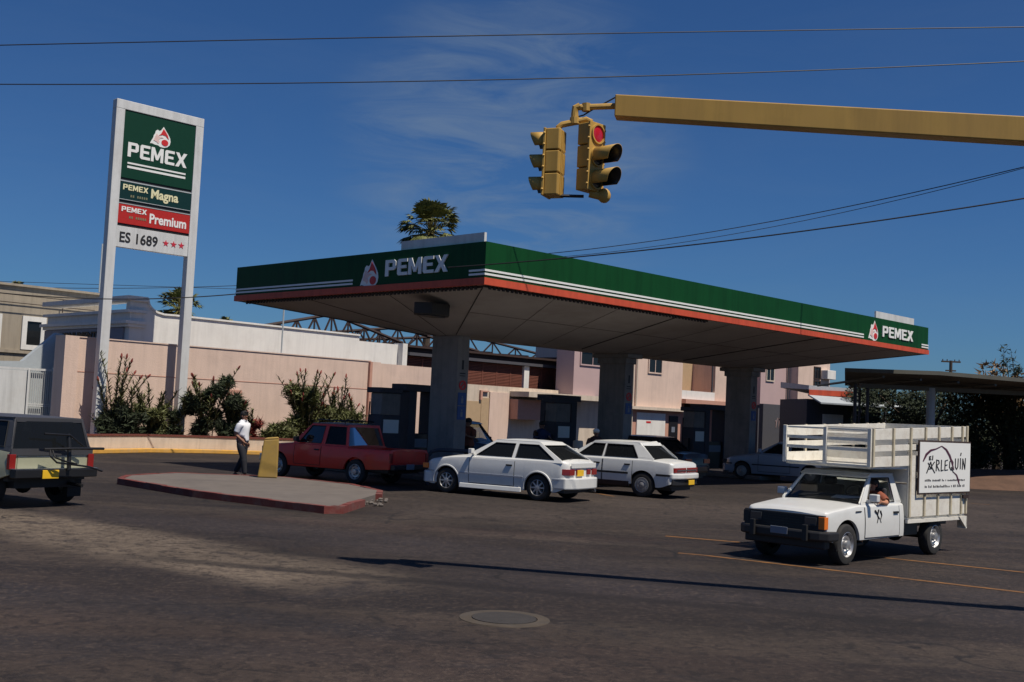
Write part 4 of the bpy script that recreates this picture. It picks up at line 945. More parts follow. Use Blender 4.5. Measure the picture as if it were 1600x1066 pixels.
def head(cx, ytop, ybot, face, red_lit, visor_skip=(), VL=.25):
    ctop = P_(cx, ytop); cbot = P_(cx, ybot); hgt = (ctop-cbot).length; cen = (ctop+cbot)/2
    f = Vector((face[0], face[1], 0)).normalized(); sd2 = Vector((-f.y, f.x, 0)); q = lambda a, b, c: cen+f*a+sd2*b+Vector((0, 0, c))
    W_ = .125; hb = hgt/2
    hd = MB()
    for i in range(3):
        z0 = -hb+i*hgt/3+.006; z1 = -hb+(i+1)*hgt/3-.006
        hd.hexa([q(-.09, -W_, z0), q(.07, -W_, z0), q(.07, W_, z0), q(-.09, W_, z0), q(-.09, -W_, z1), q(.07, -W_, z1), q(.07, W_, z1), q(-.09, W_, z1)])
    h = hd.build('signal_head', 'yellow', ts, bevel=.012)
    g_ = MB()
    for b in (-.07, -.02, .03): g_.hexa([q(-.097, b, -hb+.02), q(-.09, b, -hb+.02), q(-.09, b+.012, -hb+.02), q(-.097, b+.012, -hb+.02), q(-.097, b, hb-.02), q(-.09, b, hb-.02), q(-.09, b+.012, hb-.02), q(-.097, b+.012, hb-.02)])
    g_.build('housing_ribs', 'yellow', h)
    dd = MB(); dd.hexa([q(.07, -W_-.012, -hb), q(.098, -W_-.012, -hb), q(.098, W_+.012, -hb), q(.07, W_+.012, -hb), q(.07, -W_-.012, hb), q(.098, -W_-.012, hb), q(.098, W_+.012, hb), q(.07, W_+.012, hb)])
    for i in range(6):
        for b in (-W_-.012, W_+.012): dd.ball(q(.084, b, -hb+hgt*(i+.5)/6), .018, 6)
    dd.build('lamp_door', 'yellow', h, bevel=.006)
    for i in range(3):
        zc = hb-hgt*(i+.5)/3; c = q(.098, 0, zc)
        MB().lathe([(0, .014), (.05, .012), (.085, .004), (.096, 0)], c, f, 20).build('lens', 'traffic_red' if (i == 0 and red_lit) else 'dark_lens', h, smooth=True)
        MB().lathe([(.096, -.0), (.096, .02), (.112, .02), (.112, -.0)], c, f, 24).build('lens_ring', 'yellow', h, smooth=True)
        if i in visor_skip: continue
        v = MB(); nn_ = 18; a_ = []
        for k in range(nn_+1):
            an = R(-35 + 250*k/nn_)
            for ln, rr in ((.0, .106), (VL-.05*(1-math.sin(an)), .110)):
                a_.append(c+f*ln+sd2*math.cos(an)*rr+Vector((0, 0, math.sin(an)*rr)))
        v.add(a_, [(2*k, 2*k+2, 2*k+3, 2*k+1) for k in range(nn_)]); vo = v.build('visor', 'yellow', h, smooth=True)
        so_ = vo.modifiers.new('s', 'SOLIDIFY'); so_.thickness = .006; vo.data.materials.append(M['black_metal']); so_.material_offset = 1
    return h, cen, hb, q
hA = head(866, 203, 308, (-.93, .36), False, (), .19)
hB = head(922, 194, 300, (.72, -.69), True, (0,), .31)
kb2 = MB().tube([P_(921, 302), P_(940, 307), P_(948, 300)], .05, 10).ball(P_(944, 306), .085, 12, (.9, .9, 1)); kb2.build('lower_bracket', 'yellow', hB[0], smooth=True)

# ================================================================== VEHICLES (x forward, y left, z up, origin on the ground under the rear axle)
def lerp(a, b, k): return a+(b-a)*k
def interp(pts, x):
    if x <= pts[0][0]: return pts[0][1]
    for (a, b), (c, d) in zip(pts[:-1], pts[1:]):
        if x <= c: return b + (d-b)*((x-a)/(c-a) if c > a else 1)
    return pts[-1][1]
def wheel(par, x, y, r, wd, style, side):
    root = D.objects.new('wheel', None); C.objects.link(root); root.parent = par; root.location = (x, y, r); root.empty_display_size = .1
    ax = (0, side, 0)
    MB().lathe([(r*.62, -wd/2), (r*.80, -wd/2-.004), (r*.93, -wd/2+.006), (r*.985, -wd/2+.03), (r, -wd*.2), (r, wd*.2), (r*.985, wd/2-.03), (r*.93, wd/2-.006), (r*.80, wd/2+.004), (r*.62, wd/2)], (0, 0, 0), ax, 32).build('tyre', 'rubber', root, smooth=True)
    rm = MB()
    ro = r*.64
    if style == 'alloy':
        rm.lathe([(ro, wd/2-.005), (ro*.93, wd/2), (ro*.88, wd/2-.02), (ro*.86, wd/2-.07), (ro*.4, wd/2-.08), (.02, wd/2-.08)], (0, 0, 0), ax, 32)
        for k in range(8):
            an = 2*math.pi*k/8; d = Vector((math.cos(an), 0, math.sin(an))); t_ = Vector((-math.sin(an), 0, math.cos(an))); o_ = Vector((0, side, 0))
            p0 = d*ro*.18; p1 = d*ro*.93
            rm.hexa([p0-t_*.026+o_*(wd/2-.07), p1-t_*.02+o_*(wd/2-.06), p1+t_*.02+o_*(wd/2-.06), p0+t_*.026+o_*(wd/2-.07), p0-t_*.022+o_*(wd/2-.005), p1-t_*.014+o_*(wd/2-.01), p1+t_*.014+o_*(wd/2-.01), p0+t_*.022+o_*(wd/2-.005)])
        rm.lathe([(.06, wd/2-.03), (.055, wd/2+.004), (.0, wd/2+.008)], (0, 0, 0), ax, 16)
        rm.build('rim', 'rim', root, smooth=True)
        MB().lathe([(ro*.84, wd/2-.055), (.03, wd/2-.06)], (0, 0, 0), ax, 24).build('brake_disc', 'black_metal', root)
    elif style == 'cover':
        rm.lathe([(ro, wd/2-.005), (ro*.92, wd/2+.004), (ro*.85, wd/2-.01), (ro*.5, wd/2+.006), (ro*.45, wd/2-.008), (ro*.3, wd/2+.012), (0, wd/2+.016)], (0, 0, 0), ax, 32)
        for k in range(24):
            an = 2*math.pi*k/24; d = Vector((math.cos(an), 0, math.sin(an))); o_ = Vector((0, side, 0))
            rm.tube([d*ro*.52+o_*(wd/2+.004), d*ro*.85+o_*(wd/2)], .007, 4)
        rm.build('rim', 'rim_dull', root, smooth=True)
    else:
        rm.lathe([(ro, wd/2-.005), (ro*.93, wd/2), (ro*.86, wd/2-.03), (ro*.80, wd/2-.05), (ro*.66, wd/2-.025), (ro*.5, wd/2-.03), (ro*.42, wd/2-.055), (.07, wd/2-.055), (.065, wd/2+.02), (0, wd/2+.025)], (0, 0, 0), ax, 32)
        rm.build('rim', 'rim', root, smooth=True)
        hl = MB()
        for k in range(8):
            an = 2*math.pi*(k+.5)/8; d = Vector((math.cos(an), 0, math.sin(an))); hl.ball(d*ro*.74+Vector((0, side*(wd/2-.036), 0)), .022, 6, (1, .3, 1))
        hl.build('vent_holes', 'black_plastic', root)
    return root
def vehicle(name, label, cat, loc, h, S, group=None, sc=1.0):
    rz = math.atan2(h[1], h[0]); root = thing(name, label, cat, (loc[0], loc[1], 0), rz, group, sc)
    W = S['W']; hwm = W/2; xr, xf = S['xr'], S['xf']; wb = S['wb']; r = S['r']; sill = S['sill']; top = S['top']
    ra = r*1.0+S.get('arch', .055); paint = S['paint']; bed = S.get('bed'); rc = S.get('rc', .16); rcr = S.get('rcr', .10)
    xs = set([xr, xf]); nseg = 46
    for i in range(nseg+1): xs.add(xr+(xf-xr)*i/nseg)
    for k in range(9):
        c = rc*(1-math.cos(math.pi/2*k/8)); xs.add(xf-rc+rc*math.sin(math.pi/2*k/8)); xs.add(xr+rcr-rcr*math.sin(math.pi/2*k/8))
    axles = [0, wb] if not S.get('single') else [wb]
    for ax_ in axles:
        for k in range(15): xs.add(ax_+ra*math.cos(math.pi*k/14)*.9999)
        xs.add(ax_-ra*1.004); xs.add(ax_+ra*1.004)
    for p in top: xs.add(p[0])
    if bed: xs.update([bed[0], bed[0]+.001, bed[1], bed[1]-.001])
    xs = sorted(x for x in xs if xr-1e-6 <= x <= xf+1e-6)
    zlow = S.get('zlow', [(xr, sill), (xf, sill)])
    def half(x):
        hh = hwm
        if x > xf-rc: k = (x-(xf-rc))/rc; hh -= rc*(1-math.sqrt(max(0, 1-k*k)))*S.get('nosew', 1)
        if x < xr+rcr: k = ((xr+rcr)-x)/rcr; hh -= rcr*(1-math.sqrt(max(0, 1-k*k)))
        hh -= S.get('tapf', .05)*max(0, (x-wb*.6)/(xf-wb*.6))**2
        hh -= S.get('tapr', .03)*max(0, (wb*.3-x)/(wb*.3-xr))**2
        return hh
    def prof(z):    # side bulge as a fraction of half width
        k = (z-.22)/(.95-.22); return 1-.045*max(0, (k-.55)/.45)**1.6-.035*max(0, (.35-k)/.35)**1.5
    def ytop(x, z): return half(x)*prof(z)
    NR = 8; secs = []; crease = S.get('crease', .55)
    for x in xs:
        zt = interp(top, x); zb = interp(zlow, x)
        for ax_ in axles:
            d = abs(x-ax_)
            if d < ra: zb = max(zb, r+math.sqrt(ra*ra-d*d))
        hh = half(x); sr = min(S.get('sr', .06), (zt-zb)*.4); sec = []
        sec.append((hh*prof(zb)-.05, zb+.0)); 
        for i in range(NR): z = zb+(zt-sr-zb)*i/(NR-1); sec.append((hh*prof(z), z))
        yy = hh*prof(zt-sr)
        for k in (1, 2, 3): a_ = math.pi/2*k/3; sec.append((yy-sr*(1-math.cos(a_)), zt-sr+sr*math.sin(a_)))
        ye = sec[-1][0]
        if bed and bed[0] < x < bed[1]:
            sec += [(ye-.02, zt), (ye-.025, zt-.02), (ye-.03, bed[2]), (ye*.5, bed[2]), (0, bed[2])]
        else:
            cr_ = S.get('crown', .03)
            sec += [(ye*.92, zt+cr_*.15), (ye*.75, zt+cr_*.45), (ye*.5, zt+cr_*.78), (ye*.25, zt+cr_*.95), (0, zt+cr_)]
        secs.append([(x, y, z) for y, z in sec] + [(x, -y, z) for y, z in sec[:-1][::-1]])
    m = MB(); ns = len(secs[0])
    for s_ in secs: m.v += [Vector(p) for p in s_]
    for i in range(len(secs)-1):
        for j in range(ns-1): m.f.append([i*ns+j, i*ns+j+1, (i+1)*ns+j+1, (i+1)*ns+j])
    m.f.append(list(range(ns))); m.f.append([(len(secs)-1)*ns+j for j in range(ns)][::-1])
    body = m.build('body', paint, root, smooth=True, angle=28)
    inset = .24
    ub = MB(); ztm = min(p[1] for p in top)-.06
    ub.box(xr+.12, xf-.12, -(hwm-inset), hwm-inset, .20 if not S.get('high') else .32, min(ztm, bed[2]-.03) if bed else ztm)
    if not S.get('nofill'):
        for a, b in ((xr+.08, axles[0]-ra-.02) if len(axles) > 1 else (wb-.6, wb-.5), (axles[0]+ra+.02, axles[-1]-ra-.02), (axles[-1]+ra+.02, xf-.1)):
            if b > a: ub.box(a, b, -(hwm-.09), hwm-.09, sill+.02, sill+.2)
    ub.build('underbody', 'black_plastic', root)
    for x in [0, wb]:
        for sgn in (1, -1): wheel(root, x, sgn*(hwm-S['tw']/2-.015), r, S['tw'], S['wheel'], sgn)
    if S.get('flare'):
        for ax_ in axles:
            for sgn in (1, -1):
                fl = MB(); pts = [(ax_+(ra+.012)*math.cos(a_), sgn*(half(ax_)*prof(r+ra*math.sin(a_))+.0), r+(ra+.012)*math.sin(a_)) for a_ in [R(-8+196*k/18) for k in range(19)]]
                fl.tube(pts, .022, 6); fl.build('wheel_arch_flare', paint, root, smooth=True)
    # greenhouse
    G = S['gh']; zb0, zr_ = G['zb'], G['zr']; wB, wT = G['wb'], G['wt']
    def GP(x, z, sg=1, o=0.0): k = (z-zb0)/(zr_-zb0); return Vector((x, sg*(lerp(wB, wT, k)+o), z))
    A0, A1, C1, C0 = G['ws_b'], G['ws_t'], G['rg_t'], G['rg_b']     # windscreen base/top, rear glass top/base
    cab = MB(); zlo, zhi = zb0+.03, zr_-.07
    def edge(xb, xt, z): return lerp(xb, xt, (z-zb0)/(zr_-zb0))
    wins = G['win']  # list of (xb_front, xt_front, xb_rear, xt_rear) given at belt and roof heights
    for sg in (1, -1):
        seps = [(A0, A1)]
        for wf in wins: seps += [(wf[0], wf[1]), (wf[2], wf[3])]
        seps.append((C0, C1))
        def slab(q): cab.quadslab(*q, (0, -sg*.035, 0))
        for i in range(0, len(seps), 2):
            a, b = seps[i], seps[i+1]
            slab([GP(edge(*a, zlo), zlo, sg), GP(edge(*b, zlo), zlo, sg), GP(edge(*b, zhi), zhi, sg), GP(edge(*a, zhi), zhi, sg)])
        slab([GP(A0, zb0-.04, sg), GP(C0, zb0-.04, sg), GP(edge(C0, C1, zlo), zlo, sg), GP(edge(A0, A1, zlo), zlo, sg)])
        slab([GP(edge(A0, A1, zhi), zhi, sg), GP(edge(C0, C1, zhi), zhi, sg), GP(C1, zr_, sg), GP(A1, zr_, sg)])
        for wi, wf in enumerate(wins):
            gp = MB().add([GP(edge(wf[0], wf[1], zlo), zlo, sg, -.012), GP(edge(wf[2], wf[3], zlo), zlo, sg, -.012), GP(edge(wf[2], wf[3], zhi), zhi, sg, -.012), GP(edge(wf[0], wf[1], zhi), zhi, sg, -.012)], [(0, 1, 2, 3)])
            if G.get('open_left') and sg == 1 and wi == 0: continue
            gp.build('side_window', G.get('glass', 'glass_dark'), root)
    # front and rear frames
    pw = .05
    for xb, xt, sgx in ((A0, A1, 1), (C0, C1, -1)):
        for sg in (1, -1):
            a = GP(xb, zb0-.03, sg); b = GP(xt, zr_, sg); cab.quadslab(a, b, b-Vector((0, sg*pw, 0)), a-Vector((0, sg*pw, 0)), (-sgx*.03, 0, -.01))
        a = GP(xt, zr_, 1); b = GP(xt, zr_, -1); k = .07/(zr_-zb0); x2 = lerp(xt, xb, k); c = GP(x2, zr_-.07, -1); d = GP(x2, zr_-.07, 1)
        cab.quadslab(a, b, c, d, (-sgx*.03, 0, -.01))
        gx = [GP(lerp(xb, xt, q), lerp(zb0-.01, zr_-.06, q), 1)-Vector((0, pw*.8, 0)) for q in (0, 1)]
        gv = []
        for q in range(9):
            kk = -1+2*q/8; bow = .045*(1-kk*kk)*sgx
            gv += [(gx[0].x-sgx*.012+bow, gx[0].y*kk, gx[0].z), (gx[1].x-sgx*.012+bow*.6, gx[1].y*kk, gx[1].z)]
        gl = MB().add(gv, [(2*q, 2*q+2, 2*q+3, 2*q+1) for q in range(8)])
        gl.build('windscreen' if sgx == 1 else 'rear_window', G.get('glass_front' if sgx == 1 else 'glass', G.get('glass', 'glass_dark')), root, smooth=True, angle=60)
    cab.build('cabin_frame', G.get('paint', paint), root, bevel=.012)
    for sg in (1, -1):     # dark window rubbers along the belt and round each pane
        for wf in wins:
            c4 = [GP(edge(wf[0], wf[1], zlo), zlo, sg, .003), GP(edge(wf[2], wf[3], zlo), zlo, sg, .003), GP(edge(wf[2], wf[3], zhi), zhi, sg, .003), GP(edge(wf[0], wf[1], zhi), zhi, sg, .003)]
            MB().tube(c4+[c4[0]], .011, 4, caps=False).build('window_seal', 'black_plastic', root)
    rf = MB(); nx, ny = 10, 10; rv = []
    for i in range(nx+1):
        for j in range(ny+1):
            kx, ky = i/nx, -1+2*j/ny; x = lerp(C1+.005, A1+.01, kx); ex = 1-abs(2*kx-1)**4
            rv.append((x, ky*(wT+.004), zr_+.002+G.get('rcrown', .035)*(1-abs(ky)**3)*ex))
    k0 = len(rv); rv += [(v[0], v[1], zr_-.03) for v in rv]
    fs = []
    for i in range(nx):
        for j in range(ny): a = i*(ny+1)+j; fs += [(a, a+1, a+ny+2, a+ny+1), (k0+a, k0+a+ny+1, k0+a+ny+2, k0+a+1)]
    for i in range(nx):
        for j in (0, ny): a = i*(ny+1)+j; fs.append((a, a+ny+1, k0+a+ny+1, k0+a))
    for j in range(ny):
        for i in (0, nx): a = i*(ny+1)+j; fs.append((a, a+1, k0+a+1, k0+a))
    rf.add(rv, fs); rf.build('roof', G.get('roof_paint', G.get('paint', paint)), root, smooth=True, angle=50)
    # interior
    MB().box(C0+.15, A0-.1, -(wB-.06), wB-.06, zb0-.12, zb0+.034).build('cabin_floor', 'seat', root)
    for sx in G.get('seats', [lerp(A0, C0, .45)]):
        for sg in (1, -1): MB().box(sx-.1, sx, sg*.38-.24, sg*.38+.24, zb0, zb0+.24).box(sx-.07, sx-.01, sg*.38-.12, sg*.38+.12, zb0+.24, zb0+.36).build('seat', 'seat', root, bevel=.03)
    MB().hexa([(A0-.42, -wB+.1, zb0+.034), (A0-.05, -wB+.1, zb0+.034), (A0-.05, wB-.1, zb0+.034), (A0-.42, wB-.1, zb0+.034), (A0-.40, -wB+.1, zb0+.12), (A0-.12, -wB+.1, zb0+.05), (A0-.12, wB-.1, zb0+.05), (A0-.40, wB-.1, zb0+.12)]).build('dashboard', 'black_plastic', root)
    # doors: thin dark gaps following the body side
    def side(x, z, sg, o=.004): return Vector((x, sg*(half(x)*prof(z)+o), z))
    for (xa, xb_, zlo_) in S.get('doors', []):
        for sg in (1, -1):
            zt = min(interp(top, xa), interp(top, xb_))-S.get('sr', .06)+.01; zb_ = zlo_; n_ = 8
            dv = []; 
            for i in range(n_+1):
                for j in range(n_+1): x = lerp(xa+.012, xb_-.012, i/n_); z = lerp(zb_, zt, j/n_); dv.append(side(x, z, sg, .006))
            q = len(dv); dv += [side(lerp(xa+.012, xb_-.012, i/n_), lerp(zb_, zt, j/n_), sg, -.01) for i in range(n_+1) for j in range(n_+1)]
            ff = [(i*(n_+1)+j, (i+1)*(n_+1)+j, (i+1)*(n_+1)+j+1, i*(n_+1)+j+1) for i in range(n_) for j in range(n_)]
            rim_ = [i*(n_+1) for i in range(n_+1)]+[n_*(n_+1)+j for j in range(1, n_+1)]+[i*(n_+1)+n_ for i in range(n_-1, -1, -1)]+[j for j in range(n_-1, 0, -1)]
            ff += [(rim_[i], rim_[(i+1) % len(rim_)], q+rim_[(i+1) % len(rim_)], q+rim_[i]) for i in range(len(rim_))]
            d_ = MB().add(dv, ff).build('door', paint, root, smooth=True, angle=30)
            sm_ = MB()
            for x in (xa, xb_): sm_.tube([side(x, lerp(zb_, zt, k/6), sg, -.001) for k in range(7)], .008, 4)
            sm_.tube([side(lerp(xa, xb_, k/6), zb_-.01, sg, -.001) for k in range(7)], .008, 4)
            sm_.build('door_gap', 'ink', d_)
            hz = zt-.10; hx = xa+.14
            MB().box(hx-.08, hx+.08, min(sg*half(hx)*prof(hz), sg*(half(hx)*prof(hz)+.03)), max(sg*half(hx)*prof(hz), sg*(half(hx)*prof(hz)+.03)), hz-.018, hz+.018).build('handle', 'black_plastic', d_, bevel=.006)
    if S.get('moulding'):
        z, mt, hh_ = S['moulding']
        for sg in (1, -1):
            mm = MB(); segs = [(xr+.05, -ra-.02), (ra+.02, wb-ra-.02), (wb+ra+.02, xf-.12)]
            for a, b in segs:
                pts = [side(lerp(a, b, k/8), z, sg, 0) for k in range(9)]
                for p, q2 in zip(pts[:-1], pts[1:]):
                    o = Vector((0, sg*.014, 0)); u_ = Vector((0, 0, hh_))
                    mm.hexa([p-o*.5, q2-o*.5, q2+o, p+o, p-o*.5+u_, q2-o*.5+u_, q2+o+u_, p+o+u_])
            mm.build('side_moulding', mt, root)
    for sg in (1, -1):     # mirrors
        mx, mz = A0-.22, zb0+.02
        mi = MB().box(mx-.05, mx+.05, sg*(wB+.05) if sg > 0 else sg*(wB+.05)-.14, sg*(wB+.05)+.14 if sg > 0 else sg*(wB+.05), mz+.03, mz+.15)
        mi.box(mx-.02, mx+.02, min(sg*wB*.97, sg*(wB+.07)), max(sg*wB*.97, sg*(wB+.07)), mz+.0, mz+.06)
        mi.build('mirror', S.get('mirror', paint), root, bevel=.015)
    root_half = lambda x, z: half(x)*prof(z)
    return root, root_half, half
def bar(root, nm, m, x0, x1, hw_, z0, z1, bevel=.03, wrap=0.0, sgx=1):
    b = MB()
    if wrap:   # bumper that wraps round the corners
        n_ = 12; vs = []
        for i in range(n_+1):
            k = -1+2*i/n_; y = k*hw_; cx = x0+(x1-x0)*(1-abs(k)**5) ; vs.append((cx, y))
        ou = vs; inn = [(x0-(wrap if sgx > 0 else -wrap)*(abs(-1+2*i/n_)**8), v[1]) for i, v in enumerate(vs)]
        inn = [(min(a[0], o[0]-.02) if sgx > 0 else max(a[0], o[0]+.02), a[1]) for a, o in zip(inn, ou)]
        for i in range(n_):
            b.hexa([(*inn[i], z0), (*inn[i+1], z0), (*ou[i+1], z0), (*ou[i], z0), (*inn[i], z1), (*inn[i+1], z1), (*ou[i+1], z1), (*ou[i], z1)])
    else: b.box(x0, x1, -hw_, hw_, z0, z1)
    return b.build(nm, m, root, bevel=bevel)
def bx(root, nm, m, x0, x1, y0, y1, z0, z1, bevel=.006): return MB().box(min(x0, x1), max(x0, x1), min(y0, y1), max(y0, y1), z0, z1).build(nm, m, root, bevel=bevel)
def rearaxle(P, h, W): # left rear contact point -> origin
    l = math.hypot(*h); hx, hy = h[0]/l, h[1]/l; return (P[0]+hy*W/2, P[1]-hx*W/2), (hx, hy)

# ---------------- white three-door hatchback
sc0 = 0.97; W = 1.66
loc, hd = rearaxle((0.70, 25.34), (-.862, .506), W*sc0)
hb_, hh, _h = vehicle('hatchback', 'white three-door hatchback with body kit and spoked wheels, front of the pumps', 'car', loc, hd, dict(
    W=W, xr=-.74, xf=3.22, wb=2.50, r=.30, tw=.20, wheel='alloy', sill=.20, flare=True, paint='white_paint', rc=.34, rcr=.22, tapf=.06, tapr=.05,
    zlow=[(-.74, .34), (-.45, .22), (3.0, .20), (3.22, .24)],
    top=[(-.74, .80), (-.70, .90), (-.60, .945), (-.2, .95), (1.85, .93), (2.4, .89), (2.95, .80), (3.12, .73), (3.22, .60)],
    doors=[(.62, 1.86, .30)], sr=.07,
    gh=dict(zb=.93, zr=1.34, wb=.76, wt=.57, ws_b=2.0, ws_t=1.26, rg_t=.12, rg_b=-.60, win=[(1.74, 1.16, .74, .72), (.64, .62, -.42, .22)], seats=[1.0, .42]),
    moulding=(.50, 'silver_paint', .03)), sc=sc0)
bar(hb_, 'rear_bumper', 'white_paint', -.70, -.86, .80, .30, .56, .03, .30, -1)
bar(hb_, 'front_bumper', 'white_paint', 3.14, 3.34, .78, .22, .50, .03, .40, 1)
for sg in (1, -1):
    MB().hexa([(.42, sg*.80, .17), (2.10, sg*.80, .17), (2.10, sg*.86, .17), (.42, sg*.86, .17), (.42, sg*.79, .29), (2.10, sg*.79, .29), (2.10, sg*.84, .27), (.42, sg*.84, .27)]).build('side_skirt', 'white_paint', hb_, bevel=.01)
    MB().hexa([(-.60, sg*.775, .62), (-.765, sg*.70, .62), (-.77, sg*.45, .62), (-.70, sg*.45, .62), (-.60, sg*.77, .76), (-.765, sg*.69, .76), (-.77, sg*.45, .76), (-.70, sg*.45, .76)]).build('taillight', 'red_lens', hb_, bevel=.006)
    bx(hb_, 'indicator', 'amber', 3.08, 3.24, sg*.55, sg*.74, .56, .68)
    bx(hb_, 'headlight', 'clear_lens', 3.16, 3.26, sg*.26, sg*.54, .56, .68)
    bx(hb_, 'taillight', 'red_lens', -.775, -.74, sg*.18, sg*.36, .63, .755)
bx(hb_, 'number_plate', 'plate_yellow', -.785, -.76, .02, .34, .60, .74); bx(hb_, 'badge', 'black_plastic', -.63, -.60, -.05, .05, .955, .965)
bx(hb_, 'boot_lid', 'white_paint', -.775, -.755, -.62, .62, .78, .90, .01)
bx(hb_, 'tailpipe', 'chrome', -.86, -.6, -.5, -.44, .22, .28)
MB().tube([(-.62, .42, .99), (-.52, .1, 1.0)], .01, 5).build('wiper', 'black_plastic', hb_)

# ---------------- white sedan
W = 1.66; loc, hd = rearaxle((3.35, 28.15), (-.85, .527), W*.98)
sd1, hh, _h = vehicle('sedan', 'white four-door saloon with dark lower trim behind the white hatchback', 'car', loc, hd, dict(
    W=W, xr=-.84, xf=3.65, wb=2.66, r=.31, tw=.20, wheel='cover', sill=.26, flare=False, paint='white_paint', rc=.25, rcr=.14,
    zlow=[(-.84, .40), (-.5, .27), (3.4, .26), (3.65, .32)],
    top=[(-.84, .78), (-.81, .87), (-.72, .905), (-.2, .955), (2.1, .95), (2.6, .92), (3.4, .82), (3.58, .76), (3.65, .62)],
    doors=[(.28, 1.12, .32), (1.14, 2.08, .32)],
    gh=dict(zb=.95, zr=1.36, wb=.765, wt=.60, ws_b=2.12, ws_t=1.45, rg_t=.18, rg_b=-.30, win=[(1.92, 1.38, 1.18, 1.14), (1.10, 1.08, .14, .40)], seats=[1.0, .3]),
    moulding=(.56, 'black_plastic', .05)), sc=.98)
bar(sd1, 'rear_bumper', 'white_paint', -.82, -.98, .80, .50, .64, .03, .45, -1); bar(sd1, 'bumper_valance', 'black_plastic', -.82, -.92, .77, .34, .49, .02, .3, -1)
bar(sd1, 'front_bumper', 'white_paint', 3.6, 3.75, .80, .36, .56, .03, .4, 1)
for sg in (1, -1):
    MB().hexa([(-.74, sg*.785, .66), (-.86, sg*.71, .66), (-.87, sg*.05, .66), (-.82, sg*.05, .66), (-.74, sg*.78, .78), (-.86, sg*.705, .78), (-.87, sg*.05, .78), (-.82, sg*.05, .78)]).build('taillight', 'red_lens', sd1, bevel=.005)
    MB().box(-.2, 3.3, sg*.80 if sg > 0 else -.835, .835 if sg > 0 else -.80, .28, .38).build('lower_trim', 'dark_brown', sd1) if False else None
    bx(sd1, 'headlight', 'clear_lens', 3.58, 3.67, sg*.35, sg*.74, .60, .73)
bx(sd1, 'number_plate', 'plate_yellow', -1.01, -.985, -.18, .18, .36, .48)
MB().box(-.88, -.86, -.62, .62, .70, .735).build('chrome_strip', 'chrome', sd1)
for sg in (1, -1):
    MB().quadslab((.36, sg*.805, .26), (2.26, sg*.805, .26), (2.26, sg*.818, .38), (.36, sg*.818, .38), (0, sg*.012, 0)).build('lower_trim', 'dark_brown', sd1)

# ---------------- silver hatchback in the shade
W = 1.66; loc, hd = rearaxle((10.25, 38.5), (-.83, .56), W)
sl, hh, _h = vehicle('hatchback', 'silver hatchback in the canopy shade, half hidden by the stake truck', 'car', loc, hd, dict(
    W=W, xr=-.70, xf=3.2, wb=2.45, r=.30, tw=.19, wheel='cover', sill=.22, paint='silver_paint', rc=.34, rcr=.2, tapf=.07,
    zlow=[(-.7, .36), (-.4, .24), (3.0, .22), (3.2, .26)],
    top=[(-.7, .80), (-.66, .90), (-.5, .95), (1.8, .93), (2.3, .88), (2.9, .77), (3.1, .70), (3.2, .58)],
    doors=[(.7, 1.85, .32)],
    gh=dict(zb=.93, zr=1.36, wb=.76, wt=.58, ws_b=2.0, ws_t=1.2, rg_t=-.25, rg_b=-.62, win=[(1.75, 1.12, .82, .8), (.72, .7, -.4, -.1)], seats=[.8, 0]),
    moulding=(.52, 'black_plastic', .04)))
bar(sl, 'front_bumper', 'silver_paint', 3.12, 3.3, .78, .26, .50, .03, .4, 1); bar(sl, 'rear_bumper', 'silver_paint', -.68, -.82, .79, .32, .56, .03, .3, -1)
for sg in (1, -1):
    bx(sl, 'headlight', 'clear_lens', 3.05, 3.2, sg*.35, sg*.72, .55, .67); bx(sl, 'taillight', 'red_lens', -.74, -.66, sg*.5, sg*.76, .62, .8)

# ---------------- dark saloon behind the white one
W = 1.7; loc, hd = rearaxle((4.5, 34.6), (-.80, .60), W)
dk, hh, _h = vehicle('sedan', 'dark saloon car in deep shade between the white saloon and the far column', 'car', loc, hd, dict(
    W=W, xr=-1.0, xf=3.5, wb=2.6, r=.31, tw=.2, wheel='cover', sill=.25, paint='dark_paint', zlow=[(-1, .38), (-.5, .26), (3.5, .28)],
    top=[(-1.0, .80), (-.93, .93), (-.3, .98), (2.1, .96), (3.2, .83), (3.42, .76), (3.5, .62)], doors=[(.2, 1.1, .32), (1.12, 2.05, .32)],
    gh=dict(zb=.96, zr=1.40, wb=.78, wt=.60, ws_b=2.1, ws_t=1.4, rg_t=.1, rg_b=-.4, win=[(1.9, 1.33, 1.15, 1.1), (1.07, 1.03, 0, .25)], seats=[1, .3])))
for sg in (1, -1): bx(dk, 'taillight', 'red_lens', -1.02, -.95, sg*.4, sg*.78, .66, .8); bx(dk, 'headlight', 'clear_lens', 3.42, 3.52, sg*.4, sg*.75, .6, .72)
bar(dk, 'rear_bumper', 'dark_paint', -.98, -1.12, .82, .4, .6, .03, .4, -1)

